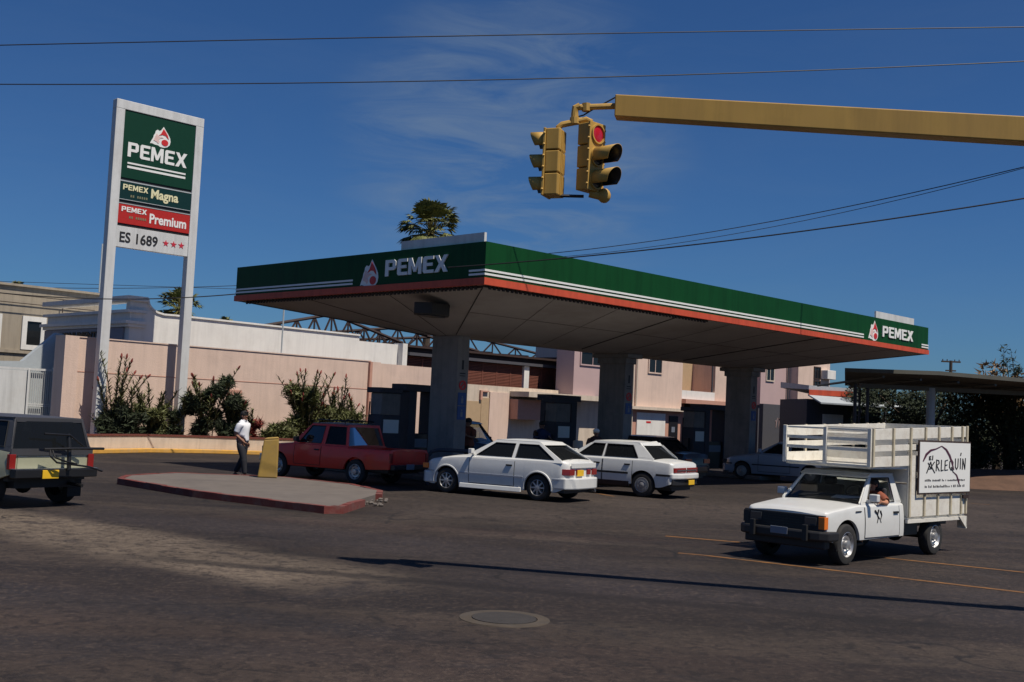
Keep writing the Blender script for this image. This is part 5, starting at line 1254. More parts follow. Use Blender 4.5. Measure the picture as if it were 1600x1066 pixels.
# ---------------- pickups
def pickup(name, label, cat, P, h, paint, sc, cabext, ghp, xr=-1.12, wl='steel', extra=None, bed0=None, W=1.62):
    loc, hd = rearaxle(P, h, W*sc)
    b1 = bed0 if bed0 else 1.0
    return vehicle(name, label, cat, loc, hd, dict(
        W=W, xr=xr, xf=3.38, wb=2.70, r=.32, tw=.19, wheel=wl, sill=.34, paint=paint, rc=.16, rcr=.04, tapf=.06, tapr=.0, high=True, sr=.05,
        zlow=[(xr, .44), (-.4, .40), (.5, .36), (3.1, .34), (3.38, .40)],
        top=[(xr, .92), (b1, .92), (b1+.001, .95), (2.1, .95), (2.25, .95), (3.1, .87), (3.3, .84), (3.38, .78)],
        bed=(xr+.05, b1, .55), doors=[(1.18 if cabext else 1.12, 2.12, .42)], gh=ghp, mirror='black_plastic', **(extra or {})), sc=sc)
rp, hh, _h = pickup('pickup_truck', 'red extended-cab pickup with its bed in the canopy shade', 'pickup truck', (-3.71, 27.94), (-.84, .543), 'red_paint', .96, True,
    dict(zb=.95, zr=1.50, wb=.75, wt=.62, ws_b=2.22, ws_t=1.66, rg_t=.42, rg_b=.30, glass='glass_dark', win=[(2.02, 1.60, 1.22, 1.18), (1.08, 1.04, .38, .48)], seats=[1.1, .5], roof_paint='grey_roof'), bed0=.26)
bar(rp, 'rear_bumper', 'black_metal', -1.12, -1.26, .76, .42, .56, .02)
bx(rp, 'tailgate', 'red_paint', -1.135, -1.115, -.66, .66, .60, .90, .01)
bx(rp, 'number_plate', 'plate_white', -1.29, -1.27, -.02, .30, .44, .58)
bar(rp, 'front_bumper', 'chrome', 3.38, 3.52, .80, .42, .60, .02, .2, 1); bx(rp, 'grille', 'black_plastic', 3.36, 3.40, -.70, .70, .62, .80)
for sg in (1, -1):
    bx(rp, 'taillight', 'red_lens', -1.14, -1.08, sg*.68, sg*.79, .60, .84); bx(rp, 'headlight', 'clear_lens', 3.37, 3.42, sg*.42, sg*.68, .63, .79)
rk = MB(); 
for sg in (1, -1): rk.tube([(.55, sg*.56, 1.58), (1.55, sg*.56, 1.60)], .014, 6)
for x in (.6, 1.05, 1.5): rk.tube([(x, -.58, 1.59), (x, .58, 1.59)], .012, 6)
for sg in (1, -1):
    for x in (.6, 1.5): rk.tube([(x, sg*.56, 1.50), (x, sg*.56, 1.59)], .012, 5)
rk.build('roof_rack', 'black_metal', rp)
# side strip of darker lower body
bp, hh, _h = pickup('pickup_truck', 'dark blue single-cab pickup behind the pumps, just right of the first column', 'pickup truck', (-2.5, 38.2), (.93, -.37), 'navy_paint', 1.0, False,
    dict(zb=.95, zr=1.58, wb=.75, wt=.62, ws_b=2.25, ws_t=1.75, rg_t=1.08, rg_b=1.03, glass='glass', glass_front='glass', win=[(2.05, 1.68, 1.14, 1.18)], seats=[1.4]), bed0=1.0)
for sg in (1, -1): bx(bp, 'headlight', 'clear_lens', 3.37, 3.42, sg*.42, sg*.68, .63, .79)
bar(bp, 'front_bumper', 'black_metal', 3.38, 3.52, .80, .42, .60, .02, .2, 1)

# ---------------- pale green utility car at the left edge
W = 1.66; hx = (-.86, .51); lh = math.hypot(*hx); hx = (hx[0]/lh, hx[1]/lh)
PR = (-7.63, 19.95)   # right rear wheel contact
loc = (PR[0]-hx[1]*W/2, PR[1]+hx[0]*W/2)
sv_, hh, _h = vehicle('utility_vehicle', 'pale green two-door utility vehicle with a dark grey roof at the left edge', 'car', loc, hx, dict(
    W=W, xr=-.62, xf=3.1, wb=2.40, r=.34, tw=.23, wheel='steel', sill=.42, paint='green_paint', rc=.15, rcr=.05, tapf=.05, tapr=.02, high=True, arch=.06,
    zlow=[(-.62, .55), (-.4, .48), (3.1, .45)],
    top=[(-.62, .93), (-.58, .96), (1.7, .97), (2.0, .98), (2.9, .92), (3.04, .88), (3.1, .8)], doors=[(.85, 1.9, .46)],
    gh=dict(zb=.96, zr=1.47, wb=.775, wt=.66, ws_b=2.0, ws_t=1.5, rg_t=-.50, rg_b=-.60, paint='grey_roof', glass='glass_dark', glass_front='glass', win=[(1.82, 1.42, .9, .88), (.8, .78, -.44, -.36)], seats=[.9, .1], rcrown=.03)))
bar(sv_, 'rear_bumper', 'black_metal', -.64, -.80, .79, .50, .64, .015); bx(sv_, 'bumper_top', 'chrome', -.80, -.64, -.80, .80, .641, .655, 0)
bx(sv_, 'tailgate_band', 'grey_roof', -.645, -.622, -.79, .79, .86, .97, 0)
bx(sv_, 'tailgate', 'green_paint', -.64, -.622, -.66, .66, .62, .855, .008)
bx(sv_, 'trim_strip', 'chrome', -.648, -.642, -.66, .66, .835, .85, 0); bx(sv_, 'trim_strip', 'letter', -.648, -.642, -.66, .66, .635, .65, 0)
bx(sv_, 'number_plate', 'plate_yellow', -.825, -.805, .0, .31, .49, .63)
for sg in (1, -1): bx(sv_, 'taillight', 'red_lens', -.655, -.58, sg*.70, sg*.815, .64, .88)
rkk = MB()
SX = .22
rkk.tube([(SX-1.05, -.18, .62), (SX-1.02, -.18, 1.02), (SX-.98, -.18, 1.22)], .035, 8)
rkk.tube([(SX-1.02, .30, .97), (SX-1.12, -.2, .985), (SX-1.10, -.82, .98)], .022, 8)
rkk.tube([(SX-1.04, .20, .96), (SX-1.14, .26, .86), (SX-1.16, .15, .76), (SX-1.15, -.18, .72), (SX-1.16, -.5, .68), (SX-1.12, -.80, .60)], .016, 8)
rkk.tube([(SX-1.04, .16, .96), (SX-1.15, .18, .84), (SX-1.17, .0, .78), (SX-1.15, -.25, .73)], .016, 8)
rkk.tube([(SX-1.0, .3, 1.22), (SX-1.02, -.18, 1.20), (SX-1.0, -.5, 1.0)], .018, 6)
rkk.build('bicycle_rack', 'black_metal', sv_, smooth=True)
ex = MB(); ex.tube([(-.85, -.45, .36), (-.4, -.45, .38)], .03, 8); ex.tube([(0, -.65, .34), (0, .65, .34)], .06, 8); ex.ball((0, .05, .33), .14, 10); ex.box(-.5, 1.8, -.5, -.42, .40, .50); ex.box(-.5, 1.8, .42, .5, .40, .50); ex.build('axle', 'black_metal', sv_)
bx(sv_, 'mudflap', 'rubber', -.40, -.39, -.80, -.52, .14, .48)

# ---------------- white stake truck
TS = .915; W = 1.52; hx = (-.71, -.704); lh = math.hypot(*hx); hx = (hx[0]/lh, hx[1]/lh)
PF = (4.85, 16.07); wbt = 3.02
PL = (PF[0]-hx[0]*wbt*TS, PF[1]-hx[1]*wbt*TS)
loc, hd = rearaxle(PL, hx, W*TS)
XR = 1.18
tk_, hh, thalf = vehicle('stake_truck', 'white stake-bed truck with a lettered side board driving on the street', 'truck', loc, hd, dict(
    W=W, xr=XR, xf=wbt+.60, wb=wbt, r=.315, tw=.18, wheel='steel', sill=.36, paint='white_paint', rc=.12, rcr=.03, tapf=.05, tapr=.0, high=True, sr=.05, single=True, arch=.065, crown=.025,
    zlow=[(XR, .38), (wbt+.4, .36), (wbt+.60, .50)],
    top=[(XR, .91), (2.55, .91), (2.72, .905), (wbt+.40, .835), (wbt+.55, .81), (wbt+.60, .77)], doors=[(1.36, 2.50, .40)],
    gh=dict(zb=.91, zr=1.39, wb=.71, wt=.59, ws_b=2.58, ws_t=2.06, rg_t=1.30, rg_b=1.22, glass='glass', glass_front='glass', win=[(2.40, 2.0, 1.46, 1.50)], seats=[1.62], open_left=True), mirror='white_metal'), sc=TS)
xf = wbt+.60
bx(tk_, 'grille', 'black_plastic', xf-.02, xf+.045, -.70, .70, .48, .765, .01)
gb = MB()
for z in (.58, .62, .66, .70, .73): gb.box(xf+.045, xf+.052, -.34, .34, z, z+.012)
gb.build('grille_bars', 'black_metal', tk_)
for sg in (1, -1):
    bx(tk_, 'headlight', 'clear_lens', xf+.045, xf+.06, sg*.38, sg*.58, .60, .73); bx(tk_, 'indicator', 'amber' if sg > 0 else 'black_plastic', xf-.06, xf+.05, sg*.61, sg*.715, .56, .745)
bar(tk_, 'front_bumper', 'black_plastic', xf+.02, xf+.15, .79, .38, .53, .03, .30, 1)
bx(tk_, 'bumper_horn', 'black_plastic', xf+.15, xf+.20, .42, .50, .38, .62); bx(tk_, 'bumper_horn', 'black_plastic', xf+.15, xf+.20, -.50, -.42, .38, .62)
bx(tk_, 'front_apron', 'black_plastic', xf-.15, xf+.02, -.70, .70, .26, .42, .02)
bx(tk_, 'number_plate', 'plate_white', xf+.155, xf+.165, -.15, .15, .44, .55)
bx(tk_, 'fender_vent', 'ink', 2.60, 2.78, thalf(2.7)*.985, thalf(2.7)*.985+.012, .80, .82)
# small black emblem marks on the door
em = MB(); yv = thalf(2.1)*.995+.008
for p in ([(2.20, .82), (2.12, .76), (2.10, .70), (2.13, .62)], [(2.08, .83), (2.12, .74), (2.05, .68)], [(2.02, .81), (1.98, .74), (2.03, .66), (2.00, .62)]): em.tube([(x, yv, z) for x, z in p], .011, 4)
em.build('door_emblem', 'ink', tk_)
MB().tube([(2.50, .25, .96), (2.42, .62, 1.0)], .008, 5).tube([(2.50, -.45, .96), (2.42, -.08, 1.0)], .008, 5).build('wiper', 'black_plastic', tk_)
MB().quadslab((2.24, .1, 1.01), (2.42, .1, .975), (2.42, .55, .975), (2.24, .55, 1.01), (0, 0, .006)).build('dashboard_papers', 'letter', tk_)
swr = MB(); swr.tube([(2.12+.05*math.sin(a_), .38+.17*math.cos(a_), 1.04+.15*math.sin(a_)) for a_ in [2*math.pi*k/20 for k in range(21)]], .012, 6, caps=False); swr.tube([(2.12, .22, 1.04), (2.12, .54, 1.04)], .01, 5); swr.build('steering_wheel', 'black_plastic', tk_)
# chassis
ch = MB(); ch.box(-1.15, 1.5, .34, .42, .46, .58); ch.box(-1.15, 1.5, -.42, -.34, .46, .58)
for x in (-1.1, -.4, .4, 1.1): ch.box(x-.04, x+.04, -.42, .42, .48, .56)
ch.tube([(0, -.7, .315), (0, .7, .315)], .055, 8); ch.ball((0, 0, .31), .15, 10); ch.box(.5, 1.1, .36, .66, .36, .56); ch.box(.45, 1.0, -.66, -.36, .36, .58)
ch.build('chassis', 'black_metal', tk_, bevel=.01)
# stake body
B0, B1, HW, ZBd, ZTp = -1.10, 1.14, .79, .68, 2.10
FX = 2.42      # front of the overhanging rack
ZO = 1.50
bd = MB().box(B0, B1, -HW+.03, HW-.03, ZBd-.04, ZBd+.02).build('bed_floor', 'stake_white', tk_)
def rake(m):
    for v in m.v: v.z += max(0, (v.z-.75)/1.35)*.13*(1-(v.x-B0)/(FX-B0))
    return m
sb = MB()
for sg in (1, -1):
    y0_, y1_ = (HW-.03, HW) if sg > 0 else (-HW, -HW+.03)
    for z0, z1 in ((ZBd, .98), (1.09, 1.30), (1.40, 1.50)): sb.box(B0, B1, y0_, y1_, z0, z1)
    for z0, z1 in ((1.50, 1.66), (1.75, 1.84), (1.93, ZTp)): sb.box(B0, FX, y0_, y1_, z0, z1)
    sb.box(B1-.30, B1, y0_, y1_, .98, 1.09); sb.box(B1-.30, B1, y0_, y1_, 1.30, 1.40)
    sb.box(FX-.10, FX, y0_, y1_, 1.66, 1.75); sb.box(FX-.10, FX, y0_, y1_, 1.84, 1.93)
rake(sb).build('side_boards', 'stake_white', tk_, bevel=.004)
for sg in (1, -1):
    y0_, y1_ = (HW-.004, HW+.03) if sg > 0 else (-HW-.03, -HW+.004)
    for x in (B0+.03, B0+.22, -.45, .06, .57, B1-.03): rake(MB().box(x-.025, x+.025, y0_, y1_, ZBd, ZTp+.01)).build('stake', 'post_cream', tk_, bevel=.004)
    for x in (1.72, FX-.03): rake(MB().box(x-.025, x+.025, y0_, y1_, ZO, ZTp+.01)).build('stake', 'post_cream', tk_, bevel=.004)
fr_ = MB()
for z0, z1 in ((ZO, ZO+.03), (1.74, 1.79), (1.90, 1.95), (2.07, ZTp)): fr_.box(FX-.03, FX, -HW, HW, z0, z1)
for y in (-HW+.03, -.02, HW-.03): fr_.box(FX, FX+.035, y-.03, y+.03, ZO-.0, ZTp+.01)
rake(fr_).build('front_rack', 'stake_white', tk_, bevel=.004)
hb2 = MB()
for z0, z1 in ((ZBd, 1.2), (1.23, 1.5), (1.56, 1.75), (1.80, 1.97), (2.0, ZTp-.02)): hb2.box(B1-.03, B1, -HW+.03, HW-.03, z0, z1)
rake(hb2).build('headboard', 'stake_white', tk_)
rb_ = MB()
for z0, z1 in ((ZBd, 1.0), (1.1, 1.35), (1.45, 1.65), (1.78, 1.9), (2.0, ZTp)): rb_.box(B0, B0+.03, -HW+.03, HW-.03, z0, z1)
rake(rb_).build('rear_gate', 'stake_white', tk_)
MB().box(B1, FX-.04, -HW+.03, HW-.03, ZO-.03, ZO).build('rack_floor', 'stake_white', tk_)
ws_ = MB(); ws_.box(B0-.02, B0+.02, HW-.14, HW+.02, .42, ZBd-.04); ws_.hexa([(B0-.02, HW-.02, .45), (B0+.04, HW-.02, .45), (B0+.04, HW+.02, .45), (B0-.02, HW+.02, .45), (B0-.02, HW-.02, ZBd-.04), (B0+.30, HW-.02, ZBd-.04), (B0+.30, HW+.02, ZBd-.04), (B0-.02, HW+.02, ZBd-.04)]); ws_.box(B0-.02, B1, HW-.04, HW+.005, ZBd-.10, ZBd-.041); ws_.build('mudguard_bracket', 'stake_white', tk_)
MB().box(B0+.02, B0+.24, HW+.03, HW+.06, .96, 1.02).build('latch', 'rust_steel', tk_)
# board with the business name
SB0, SB1, SZ0, SZ1 = B0-.02, .86, 1.08, 1.93
bo = MB().box(SB0-.03, SB1+.03, HW+.031, HW+.05, SZ0-.03, SZ1+.03).build('sign_board', 'dark_brown', tk_)
MB().box(SB0, SB1, HW+.05, HW+.056, SZ0, SZ1).build('board_face', 'letter', bo)
BY = HW+.057; bw = SB1-SB0; bh = SZ1-SZ0
q = lambda u, v, z=0: (SB1-u*bw, BY+z, SZ0+v*bh)     # u from the front edge to the rear as read
def brush(pts, w_, nm, mt):
    m = MB()
    for (a, b) in zip(pts[:-1], pts[1:]):
        A = Vector((*a[:2], 0)); B_ = Vector((*b[:2], 0)); d = (B_-A).normalized(); n_ = Vector((-d.y, d.x, 0))
        wa, wb_ = w_*a[2], w_*b[2]
        P4 = [A-n_*wa, B_-n_*wb_, B_+n_*wb_, A+n_*wa]
        m.add([q(p.x, p.y) for p in P4]+[q(p.x, p.y, .004) for p in P4], [(0,1,2,3),(4,5,6,7),(0,1,5,4),(1,2,6,5),(2,3,7,6),(3,0,4,7)])
    return m.build(nm, mt, bo)
brush([(.06, .62, .6), (.12, .76, 1.3), (.20, .84, 1.2), (.30, .87, .7), (.41, .93, .5), (.50, .86, 1.1), (.57, .74, 1.2), (.62, .60, .9), (.66, .45, .6)], .016, 'arch_stroke', 'purple')
brush([(.66, .40, .5), (.72, .34, .9), (.76, .22, 1.0), (.78, .14, .5)], .014, 'arch_stroke', 'purple')
lt = MB()
def letr(strokes, u0, v0, su, sv__):
    for s_ in strokes:
        for a, b in zip(s_[:-1], s_[1:]):
            A = Vector((u0+a[0]*su, v0+a[1]*sv__, 0)); B_ = Vector((u0+b[0]*su, v0+b[1]*sv__, 0)); d = (B_-A).normalized(); n_ = Vector((-d.y, d.x, 0))*.009
            P4 = [A-n_-d*.004, B_-n_+d*.004, B_+n_+d*.004, A+n_-d*.004]
            zz = .0035+.0002*random.random()
            lt.add([q(p.x, p.y) for p in P4]+[q(p.x, p.y, zz) for p in P4], [(0,1,2,3),(4,5,6,7),(0,1,5,4),(1,2,6,5),(2,3,7,6),(3,0,4,7)])
GL = {'A': [[(0, 0), (.45, 1), (.6, .5), (.95, .0)], [(.15, .9), (.45, .45), (.9, 1.0)], [(.2, .35), (.6, .4)]],
      'R': [[(.1, 0), (.15, 1), (.6, .95), (.7, .7), (.2, .5), (.75, 0)]], 'L': [[(.15, 1), (.1, .0), (.7, .08)]],
      'E': [[(.7, 1), (.1, .92), (.05, .05), (.75, .1)], [(.08, .5), (.6, .55)]], 'Q': [[(.4, 0), (.05, .3), (.1, .8), (.4, 1), (.7, .75), (.65, .25), (.4, 0)], [(.4, .3), (.8, -.2)]],
      'U': [[(.1, 1), (.12, .2), (.4, .0), (.65, .25), (.7, 1)]], 'I': [[(.3, 1), (.25, 0)], [(.3, 1.25), (.5, 1.5)]], 'N': [[(.05, 0), (.12, 1), (.6, .02), (.7, 1.05)]]}
u = .13
for ch_, wch, dv in (('A', .17, .0), ('R', .10, .04), ('L', .075, .04), ('E', .09, .04), ('Q', .115, .05), ('U', .10, .07), ('I', .05, .08), ('N', .10, .07)):
    letr(GL[ch_], u, .39+dv, wch*.95, .22); u += wch
# small 'El' above the first letter
letr([[(.7, 1), (.1, .9), (.1, 0), (.8, .1)], [(.1, .5), (.6, .5)]], .17, .65, .05, .07); letr([[(.3, 1.2), (.2, 0)]], .225, .65, .05, .07)
lt.build('lettering', 'ink', bo)
sp = MB(); rs = random.Random(9)
for v0, h_ in ((.225, .045), (.10, .05)):
    uu = .10
    while uu < .88:
        w_ = rs.uniform(.010, .022); hh_ = h_*rs.uniform(.5, 1.0)
        A = [(uu, v0), (uu+w_, v0), (uu+w_, v0+hh_), (uu, v0+hh_)]
        sp.add([q(*p) for p in A]+[q(p[0], p[1], .003) for p in A], [(4,5,6,7),(0,1,5,4),(1,2,6,5),(2,3,7,6),(3,0,4,7)])
        uu += w_+rs.choice((.008, .009, .012, .03))
sp.build('small_print', 'slate', bo)

# ================================================================== BOLLARDS, GUARD
yb = thing('yellow_bollard', 'leaning yellow concrete bollard on the island beside the man', 'bollard', (-5.62, 27.0, 0.125), R(8))
MB().hexa([(-.23, -.13, 0), (.23, -.13, 0), (.22, .13, 0), (-.22, .13, 0), (-.13, -.09, .90), (.22, -.09, .93), (.21, .10, .93), (-.12, .10, .90)]).build('post', 'yellow_bollard', yb, bevel=.03)
MB().hexa([(-.13, -.095, .905), (.225, -.095, .935), (.215, .10, .935), (-.12, .10, .905), (-.06, -.08, .945), (.19, -.08, .97), (.18, .09, .97), (-.05, .09, .945)]).build('cap', 'yellow_bollard', yb, bevel=.01)
gr = tag(MB().tube([(-.85, 0, 0), (-.85, 0, .72), (-.78, 0, .84), (-.6, 0, .9), (.6, 0, .9), (.78, 0, .84), (.85, 0, .72), (.85, 0, 0)], .05, 10).build('guard_rail', 'slate', smooth=True), 'grey tubular guard hoop at the foot of the first column, behind the hatchback', 'guard rail'); gr.location = (-1.15, 29.0, 0); gr.rotation_euler = (0, 0, R(-6))
cb = thing('cream_bollard', 'short pale cream drum bollard between the two white cars', 'bollard', (2.05, 33, 0))
MB().lathe([(0, 0), (.15, 0), (.15, 1.18), (.13, 1.22), (0, 1.22)], (0, 0, 0), (0, 0, 1), 18).build('post', 'cream', cb, smooth=True)
MB().lathe([(.152, .85), (.156, .85), (.156, 1.0), (.152, 1.0)], (0, 0, 0), (0, 0, 1), 18).build('band', 'yellow', cb)

# ================================================================== PEOPLE
def skin(chains, root_idx=0, lv=2, name='body', m='skin', parent=None, inflate=0.0, smooth_shade=True):
    """chains: list of polylines of (x,y,z,r); points that coincide are joined"""
    vs = []; rr = []; es = []; key = {}
    def idx(p):
        k = tuple(round(c, 4) for c in p[:3])
        if k not in key: key[k] = len(vs); vs.append(p[:3]); rr.append(p[3]+inflate)
        return key[k]
    for ch in chains:
        ids = [idx(p) for p in ch]
        for a, b in zip(ids[:-1], ids[1:]):
            if a != b and (a, b) not in es and (b, a) not in es: es.append((a, b))
    me = D.meshes.new('sk'); me.from_pydata(vs, es, []); o = D.objects.new('sk', me); C.objects.link(o)
    md = o.modifiers.new('skin', 'SKIN'); md.use_smooth_shade = True; md.branch_smoothing = .5
    for i, v in enumerate(me.skin_vertices[0].data): v.radius = (rr[i], rr[i]); v.use_root = (i == root_idx)
    sb_ = o.modifiers.new('sub', 'SUBSURF'); sb_.levels = lv; sb_.render_levels = lv
    C.objects.unlink(o); me2 = eval_mesh(o)
    me2.name = name; me2.materials.clear(); me2.materials.append(M[m]); me2.shade_smooth()
    q_ = D.objects.new(name, me2); C.objects.link(q_); q_.parent = parent
    return q_
def hand(wr, d, palm_n, s=1.0):
    """palm plus five separate bent fingers, as skin chains; d = direction of the hand, palm_n = palm normal"""
    wr = Vector(wr); d = Vector(d).normalized(); n = Vector(palm_n).normalized(); sd = d.cross(n).normalized(); out = []
    pm = wr+d*.05*s
    out.append([(*wr, .024*s), (*pm, .027*s)])
    for i, (off, ln) in enumerate(((-.026, .066), (-.009, .076), (.009, .071), (.026, .056))):
        k = pm+sd*off*s+d*.03*s; a = k+d*ln*.45*s+n*.008*s; b = a+(d*.7+n*.7).normalized()*ln*.33*s; c = b+(d*.3+n*.95).normalized()*ln*.25*s
        out.append([(*pm, .027*s), (*k, .0105*s), (*a, .0095*s), (*b, .0085*s), (*c, .007*s)])
    t0 = wr+d*.03*s-sd*.02*s; t1 = t0-sd*.028*s+d*.02*s+n*.01*s; t2 = t1+d*.028*s-sd*.008*s+n*.012*s
    out.append([(*pm, .027*s), (*t0, .014*s), (*t1, .011*s), (*t2, .008*s)])
    return out
def person(label, loc, rz, J, shirt, trousers, cap=None, group=None, sc=1.0, seated=False, gp=None, sk='skin'):
    """J: joints in metres, figure faces +x"""
    root = thing('person', label, 'person', loc, rz, gp, sc)
    P = {k: Vector(v) for k, v in J.items()}
    pel, wai, che, nek, hea = P['pel'], P['waist'], P['chest'], P['neck'], P['head']
    def T(v, r): return (v.x, v.y, v.z, r)
    upc = nek-Vector((0, 0, .085)); ch = [[T(pel, .145), T(wai, .130), T(che, .150), T(upc, .115), T(nek, .052), T(hea-Vector((0.0, 0, .08)), .06), T(hea, .082), T(hea+Vector((-.01, 0, .065)), .065)]]
    for s_ in 'lr':
        sh_, el, wr = P['sh'+s_], P['el'+s_], P['wr'+s_]
        ch.append([T(upc, .115), T(sh_, .080), T((sh_+el)/2, .056), T(el, .046), T(el.lerp(wr, .35), .038), T(wr, .025)])
        hip, kn, an = P['hip'+s_], P['kn'+s_], P['an'+s_]; ft = P['ft'+s_]
        ch.append([T(pel, .145), T(hip, .115), T((hip+kn)/2, .092), T(kn, .066), T(kn.lerp(an, .35), .056), T(an, .038), T(an+Vector((0, 0, -.035)), .035), T(ft, .03)])
        d = (wr-el).normalized(); pn = Vector((0, -1 if s_ == 'l' else 1, 0)); pn = (pn-d*pn.dot(d)).normalized()
        ch += hand(wr, d, pn)
    body = skin(ch, 0, 2, 'body', sk, root)
    # face: nose, ears, eyes, mouth moulded on the head
    f = P.get('look', Vector((1, 0, 0))); f = Vector((f.x, f.y, 0)).normalized(); sd = Vector((-f.y, f.x, 0))
    fc = MB(); fc.ball(hea+f*.088+Vector((0, 0, -.015)), .017, 8, (1, 1, 1.5)); fc.ball(hea+f*.070+Vector((0, 0, -.085)), .028, 8)
    for s_ in (1, -1): fc.ball(hea+sd*s_*.075-f*.005+Vector((0, 0, -.01)), .028, 8, (.7, .7, 1.1))
    fc.build('face', sk, body, smooth=True, angle=180)
    ey = MB()
    for s_ in (1, -1): ey.ball(hea+f*.078+sd*s_*.032+Vector((0, 0, .015)), .011, 6); ey.box(0, 0, 0, 0, 0, 0) if False else None
    ey.ball(hea+f*.082+Vector((0, 0, -.052)), .014, 6, (.6, 1.6, .4))
    ey.build('eyes_and_mouth', 'hair', body)
    if cap: MB().ball(hea+Vector((-.0, 0, .055)), .098, 14, (1.08, 1, .75)).ball(hea+f*.10+Vector((0, 0, .055)), .06, 10, (1, 1, .2)).build('cap', cap, body, smooth=True)
    else:
        h = MB(); h.ball(hea+Vector((0, 0, .045))-f*.022, .098, 16, (1.05, 1.0, .92)); h.ball(hea-f*.05+Vector((0, 0, -.02)), .075, 12); h.ball(hea+f*.05+Vector((0, 0, .10)), .045, 10, (1, 1.4, .5)); h.build('hair', 'hair', body, smooth=True, angle=180)
    # clothes: the body's own surface in that region, let out and thickened
    bones = [('torso', pel, nek-Vector((0, 0, .02))), ('neck', nek, hea)]
    for s_ in 'lr':
        bones += [('arm', P['sh'+s_], P['el'+s_]), ('fore', P['el'+s_], P['wr'+s_]), ('hand', P['wr'+s_], P['wr'+s_]+(P['wr'+s_]-P['el'+s_]).normalized()*.16),
                  ('thigh', P['hip'+s_], P['kn'+s_]), ('shin', P['kn'+s_], P['an'+s_]), ('foot', P['an'+s_], P['ft'+s_])]
    def near(v):
        best = None
        for nm, a_, b_ in bones:
            d = b_-a_; t_ = max(0, min(1, (v-a_).dot(d)/d.length_squared)); q_ = (v-(a_+d*t_)).length
            q_ /= {'torso': 1.5, 'thigh': 1.15}.get(nm, 1)
            if best is None or q_ < best[0]: best = (q_, nm, t_)
        return best[1], best[2]
    cls = [near(v.co) for v in body.data.vertices]
    for v, (nm, t_) in zip(body.data.vertices, cls):
        if nm == 'torso': v.co.y = pel.y+(v.co.y-pel.y)*(1.12+.12*t_)
    def cloth(nm, keep, off, mt):
        bm = bmesh.new(); bm.from_mesh(body.data); bm.verts.ensure_lookup_table(); bm.normal_update()
        for v in bm.verts: v.co += v.normal*off(v.index)
        kill = [v for v in bm.verts if not keep(v.index)]
        bmesh.ops.delete(bm, geom=kill, context='VERTS')
        me = D.meshes.new(nm); bm.to_mesh(me); bm.free(); me.materials.clear(); me.materials.append(M[mt]); me.shade_smooth()
        o = D.objects.new(nm, me); C.objects.link(o); o.parent = root
        sl_ = o.modifiers.new('cloth', 'SOLIDIFY'); sl_.thickness = .006; sl_.offset = -1
    cz = [v.co.z for v in body.data.vertices]
    cloth('shirt', lambda i: (cls[i][0] == 'torso' and cz[i] > pel.z-.03) or (cls[i][0] == 'arm' and cls[i][1] < .80) or (cls[i][0] == 'neck' and cls[i][1] < .12) or (cls[i][0] == 'thigh' and cz[i] > pel.z-.03), lambda i: .026 if cls[i][0] != 'neck' else .012, shirt)
    cloth('trousers', lambda i: (cls[i][0] == 'torso' and cz[i] < pel.z+.05) or cls[i][0] == 'thigh' or (cls[i][0] == 'shin' and cls[i][1] < .93), lambda i: .018 if cls[i][0] != 'shin' else .024, trousers)
    for s_ in 'lr':
        an, ft = P['an'+s_], P['ft'+s_]; d = (ft-an); d.z = 0; d.normalize()
        b0 = an-d*.06; zf = ft.z-.03
        skin([[(b0.x, b0.y, zf+.035, .042), ((b0+d*.1).x, (b0+d*.1).y, zf+.04, .046), ((b0+d*.20).x, (b0+d*.20).y, zf+.032, .04), ((b0+d*.25).x, (b0+d*.25).y, zf+.028, .028)]], 0, 1, 'shoe', 'black_plastic', root)
    return root
walk = dict(pel=(0, 0, .93), waist=(.0, 0, 1.08), chest=(.01, 0, 1.27), neck=(.0, 0, 1.45), head=(.02, 0, 1.59), look=(1, -.25, 0),
    shl=(-.01, .18, 1.37), ell=(-.10, .24, 1.12), wrl=(-.02, .26, .90), shr=(.02, -.18, 1.37), elr=(-.07, -.23, 1.11), wrr=(.13, -.14, .93),
    hipl=(0, .09, .88), knl=(-.04, .10, .48), anl=(-.24, .10, .11), ftl=(-.12, .10, .045), hipr=(0, -.09, .88), knr=(.14, -.10, .49), anr=(.20, -.10, .08), ftr=(.34, -.10, .03))
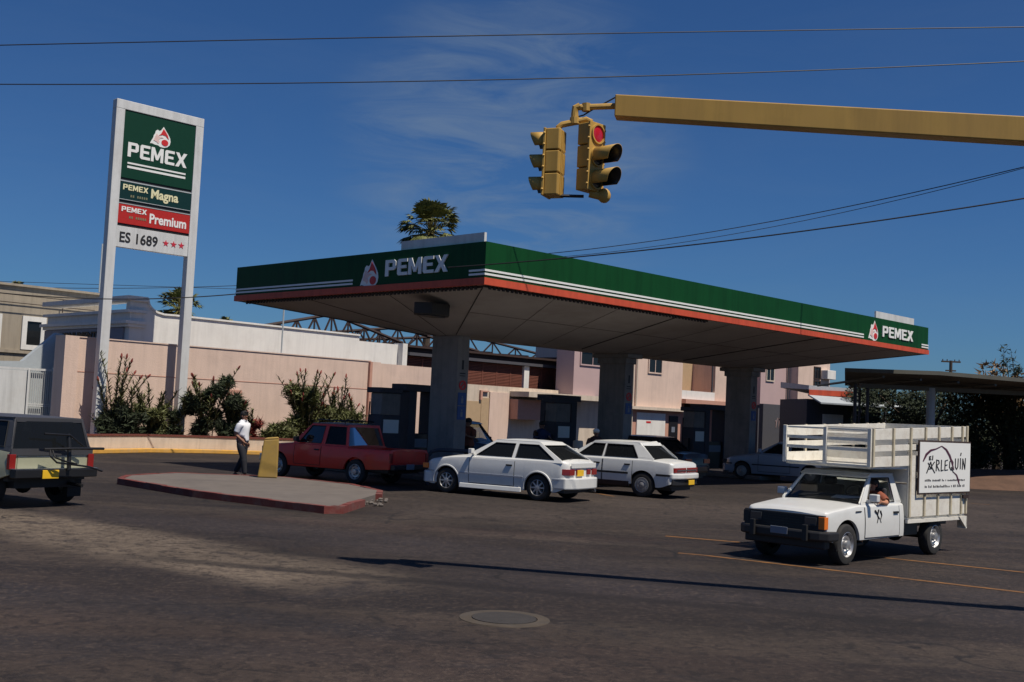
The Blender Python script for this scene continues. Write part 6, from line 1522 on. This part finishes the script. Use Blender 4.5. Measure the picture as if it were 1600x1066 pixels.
person('man in a white short-sleeved shirt and dark trousers walking beside the yellow bollard', (-6.62, 28.55, 0), R(-22), walk, 'shirt_white', 'trousers', sc=.965)
stand = dict(pel=(0, 0, .93), waist=(0, 0, 1.08), chest=(0, 0, 1.28), neck=(0, 0, 1.46), head=(.02, 0, 1.60), look=(1, 0, 0),
    shl=(0, .18, 1.38), ell=(.10, .26, 1.16), wrl=(.26, .14, 1.22), shr=(0, -.18, 1.38), elr=(.02, -.25, 1.12), wrr=(.16, -.18, .98),
    hipl=(0, .09, .88), knl=(.02, .10, .48), anl=(-.02, .11, .08), ftl=(.11, .12, .03), hipr=(0, -.09, .88), knr=(.03, -.10, .48), anr=(-.02, -.11, .08), ftr=(.11, -.12, .03))
person('attendant in rust shirt standing just right of the first column', (-1.13, 32.6, 0), R(-120), stand, 'shirt_rust', 'trousers', gp='people at the pumps')
person('person in navy clothes beside the blue pickup, behind the hatchback', (1.05, 35.2, 0), R(-60), stand, 'shirt_navy', 'trousers', gp='people at the pumps')
st2 = dict(stand); st2['wrl'] = (.2, .2, .95); st2['ell'] = (.02, .25, 1.12)
person('attendant with a white cap standing behind the white saloon', (2.45, 31.6, 0), R(-80), st2, 'shirt_dark', 'trousers', cap='letter', gp='people at the pumps', sc=.93)
# driver of the stake truck, seated, left arm on the sill
seat = dict(pel=(0, 0, .10), waist=(-.02, 0, .22), chest=(-.04, 0, .42), neck=(-.02, 0, .58), head=(.0, 0, .71), look=(1, .25, 0),
    shl=(-.03, .18, .52), ell=(.06, .30, .42), wrl=(.31, .34, .45), shr=(-.03, -.18, .51), elr=(.12, -.22, .33), wrr=(.36, -.10, .37),
    hipl=(.06, .09, .10), knl=(.40, .11, .18), anl=(.52, .10, -.20), ftl=(.62, .10, -.24), hipr=(.06, -.09, .10), knr=(.40, -.11, .18), anr=(.52, -.10, -.20), ftr=(.62, -.10, -.24))
pos = tk_.matrix_basis @ Vector((1.68, .42, .50))
dr_ = person('driver seated in the stake truck cab with one arm at the open window', pos, math.atan2(hx[1], hx[0]), seat, 'shirt_rust', 'trousers', seated=True, sc=.90, sk='skin_warm')
